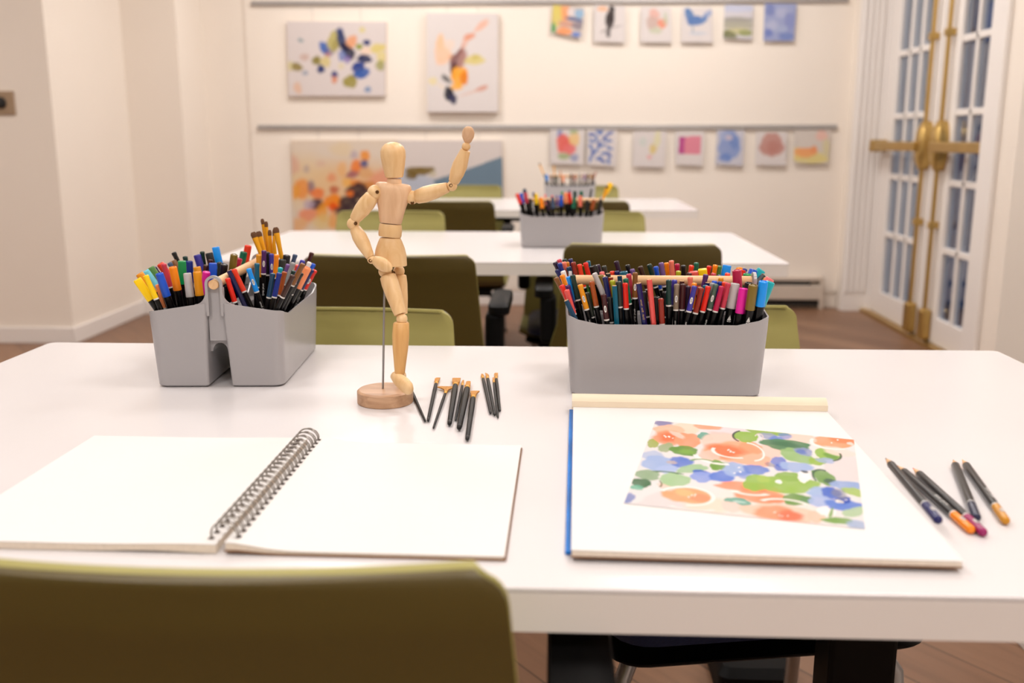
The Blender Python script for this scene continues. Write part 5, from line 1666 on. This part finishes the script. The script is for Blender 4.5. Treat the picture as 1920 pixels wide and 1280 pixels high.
A4 = [(100, 600, 260, 160, 0, (190, 194, 206), 1, .25), (400, 640, 200, 120, 0, (186, 192, 206), 1, .3), (390, 470, 190, 55, -.03, (124, 100, 36), 1, .12), (280, 530, 75, 50, 0, (118, 94, 34), 1, .2), (550, 510, 40, 40, 0, (200, 190, 160), .8, .4),
      (300, 900, 400, 200, 0, (196, 198, 208), .8, .4)]
wall_picture('painting', 'painting', 'lower pale canvas with slate blue slope and olive block, behind the figure', 'canvases on the back wall', (746, 263), (941, 263), (945, 462), (748, 462), YB - 0.030, 0.028, (220, 210, 206),
             A4, lambda u, v: ((u - 730) * 6.735, (v - 250) * 6.735), 80, 80, M_CANV,
             polys=[([(560, 590), (900, 480), (1180, 380), (1440, 285), (1440, 1500), (700, 1500)], (112, 134, 152))])
CARDB = (224, 216, 214)
K = 3.31
cards = [
    ((1037, 9), (1096, 14), (1090, 72), (1033, 60), 'small bright patchwork card in yellow, orange and blue, leftmost on top rail', (208, 196, 190),
     [(150, 90, 45, 80, 0, (222, 204, 110), 1, .2), (200, 75, 30, 60, 0, (238, 166, 116), 1, .3), (285, 85, 30, 30, 0, (150, 184, 214), 1, .3), (235, 75, 22, 30, 0, (226, 214, 212), 1, .3), (255, 120, 60, 12, .2, (96, 108, 150), 1, .3), (210, 150, 60, 20, .1, (210, 160, 140), 1, .3), (275, 160, 35, 25, 0, (140, 130, 140), .9, .4), (125, 175, 14, 35, 0, (96, 160, 96), 1, .3), (190, 195, 50, 25, 0, (240, 160, 110), 1, .3), (265, 215, 28, 18, 0, (120, 140, 200), 1, .3)]),
    ((1114, 9), (1172, 11), (1172, 80), (1113, 78), 'white card with a black and orange bird, top rail', CARDB,
     [(430, 55, 34, 16, .05, (240, 186, 150), 1, .3), (487, 60, 18, 26, 0, (50, 44, 44), 1, .3), (475, 125, 28, 62, .1, (58, 50, 50), 1, .25), (465, 205, 14, 30, 0, (90, 84, 84), .9, .4), (440, 190, 30, 6, -.5, (150, 144, 144), .7, .5), (520, 165, 34, 5, -.2, (160, 150, 150), .7, .5)]),
    ((1202, 13), (1258, 14), (1260, 80), (1201, 79), 'white card with a pink and green posy, top rail', CARDB,
     [(750, 90, 32, 36, -.4, (226, 176, 164), .9, .4), (740, 140, 40, 40, 0, (200, 170, 160), .8, .4), (800, 145, 30, 30, 0, (232, 150, 124), 1, .3), (760, 190, 40, 20, 0, (196, 200, 170), .8, .4), (820, 115, 14, 40, 0, (190, 200, 170), .7, .4)]),
    ((1278, 14), (1335, 14), (1337, 80), (1277, 79), 'white card with a little blue bird, top rail', CARDB,
     [(965, 85, 26, 36, -.4, (100, 134, 184), 1, .25), (1010, 128, 62, 30, -.05, (84, 122, 182), 1, .25), (1085, 85, 30, 18, -.5, (150, 166, 206), .9, .4), (1060, 115, 26, 14, -.8, (110, 140, 190), 1, .3), (990, 180, 5, 26, 0, (140, 160, 180), .8, .5), (1020, 207, 56, 9, 0, (190, 200, 216), .8, .5)]),
    ((1359, 9), (1413, 10), (1410, 74), (1356, 72), 'card with a pale sky over green hills landscape, top rail', (214, 210, 216),
     [(1270, 50, 110, 26, 0, (200, 204, 226), 1, .3), (1265, 125, 110, 20, 0, (160, 156, 146), .9, .4), (1270, 160, 110, 24, 0, (176, 172, 150), .9, .3), (1260, 195, 110, 20, 0, (206, 200, 156), 1, .4), (1215, 215, 50, 24, .2, (122, 124, 84), 1, .4), (1320, 205, 50, 20, 0, (150, 156, 100), .9, .4)]),
    ((1434, 6), (1494, 7), (1489, 77), (1431, 77), 'card filled with a soft blue pattern, rightmost on top rail', (160, 168, 206),
     [(1470, 60, 30, 40, 0, (126, 138, 190), 1, .5), (1550, 80, 50, 30, 0, (184, 188, 216), .9, .5), (1590, 130, 30, 60, 0, (140, 150, 200), 1, .5), (1480, 160, 40, 30, 0, (186, 190, 216), .9, .5), (1460, 205, 26, 26, 0, (118, 134, 196), 1, .5), (1570, 225, 50, 26, 0, (122, 140, 196), 1, .5), (1540, 180, 40, 20, 0, (170, 180, 212), .9, .5)]),
    ((1032, 243), (1096, 243), (1094, 309), (1031, 307), 'white card with red, yellow and green flowers, leftmost on lower rail', CARDB,
     [(165, 830, 18, 30, 0, (110, 130, 190), .8, .4), (190, 890, 48, 58, 0, (230, 104, 94), 1, .3), (225, 925, 40, 34, 0, (232, 120, 120), 1, .4), (255, 860, 34, 44, 0, (238, 200, 140), .95, .4), (250, 815, 26, 16, 0, (160, 180, 130), .8, .4), (190, 970, 40, 20, 0, (160, 176, 120), .9, .4), (255, 980, 26, 24, 0, (150, 156, 190), .9, .4)]),
    ((1101, 243), (1157, 244), (1155, 313), (1099, 309), 'white card with a dense blue leaf pattern, lower rail', CARDB,
     [(362 + (k % 4) * 36 + 9 * math.sin(k * 2.3), 822 + (k // 4) * 42 + 12 * math.cos(k * 1.7), 24, 10, k * 0.9, (96, 126, 190) if k % 3 else (70, 100, 176), 1, .3) for k in range(20)]),
    ((1188, 246), (1250, 246), (1246, 314), (1186, 312), 'white card with a faint yellow and pink plant, lower rail', CARDB,
     [(770, 860, 20, 60, .1, (226, 220, 180), .9, .5), (742, 925, 22, 30, 0, (220, 196, 120), .9, .4), (720, 975, 16, 14, 0, (232, 170, 170), .9, .4), (680, 880, 24, 30, 0, (204, 212, 206), .7, .5)]),
    ((1266, 246), (1321, 246), (1318, 311), (1267, 309), 'card with a solid pink block, lower rail', CARDB,
     []),
    ((1344, 244), (1396, 245), (1393, 311), (1341, 309), 'card with a blue watercolour wash, lower rail', (206, 204, 214),
     [(1215, 900, 66, 96, 0, (142, 160, 208), 1, .12), (1180, 840, 30, 30, 0, (170, 180, 214), .9, .5), (1250, 880, 34, 40, 0, (112, 140, 200), .8, .5), (1190, 980, 40, 26, 0, (110, 140, 204), .9, .5), (1215, 855, 20, 16, 0, (220, 200, 206), .8, .5)]),
    ((1418, 247), (1476, 247), (1474, 311), (1416, 309), 'white card with one round dusty-rose bloom, lower rail', CARDB,
     [(1480, 900, 76, 74, 0, (198, 146, 136), 1, .2), (1490, 910, 40, 40, 0, (190, 130, 120), .7, .6)]),
    ((1490, 244), (1557, 244), (1553, 307), (1488, 306), 'card with orange shapes on a yellow ground, rightmost on lower rail', (218, 208, 200),
     [(1725, 980, 110, 36, 0, (228, 212, 142), 1, .2), (1640, 950, 40, 34, 0, (238, 206, 130), .9, .4), (1690, 945, 70, 30, 0, (244, 170, 112), 1, .3), (1740, 930, 24, 24, 0, (240, 160, 110), 1, .3), (1790, 840, 36, 34, 0, (238, 190, 176), .9, .5), (1820, 920, 24, 60, 0, (222, 210, 160), .8, .5)]),
]
for k, (tl_, tr_, br_, bl_, lb, base, bl2) in enumerate(cards):
    wall_picture('art_card', 'art card', lb, 'art cards hung under the rails', tl_, tr_, br_, bl_, YB - 0.024, 0.0012, base, bl2, lambda u, v: ((u - 1000) * K, v * K), 44, 48, M_PAPER,
                 polys=[([(903, 846), (1042, 846), (1040, 956), (902, 954)], (226, 140, 158)), ([(903, 846), (940, 846), (938, 954), (902, 954)], (190, 84, 144))] if 'solid pink' in lb else ())
# fine wires that carry the canvases
for (u0, v0, v1) in ((585, 12, 40), (675, 12, 40), (838, 12, 25), (896, 12, 25), (596, 243, 263), (672, 243, 263), (798, 243, 263), (898, 243, 263)):
    a_, b_2 = at(u0, v0, Y=YB - 0.008), at(u0, v1, Y=YB - 0.008)
    o = MB().tube([(a_[0], YB - 0.008, a_[2]), (a_[0], YB - 0.008, b_2[2] - 0.02)], 0.0009, 6).build('hanging_wire', M_STEEL, smooth='auto')
    up_ = v0 < 100
    tag(o, 'thin steel wire from the %s rail to the %s canvas, %s of its pair' % ('upper' if up_ else 'lower', {585: 'blossom', 675: 'blossom', 838: 'white', 896: 'white', 596: 'orange', 672: 'orange', 798: 'slate blue', 898: 'slate blue'}[u0], 'left' if u0 in (585, 838, 596, 798) else 'right'), 'wire', 'hanging wires of the canvases')
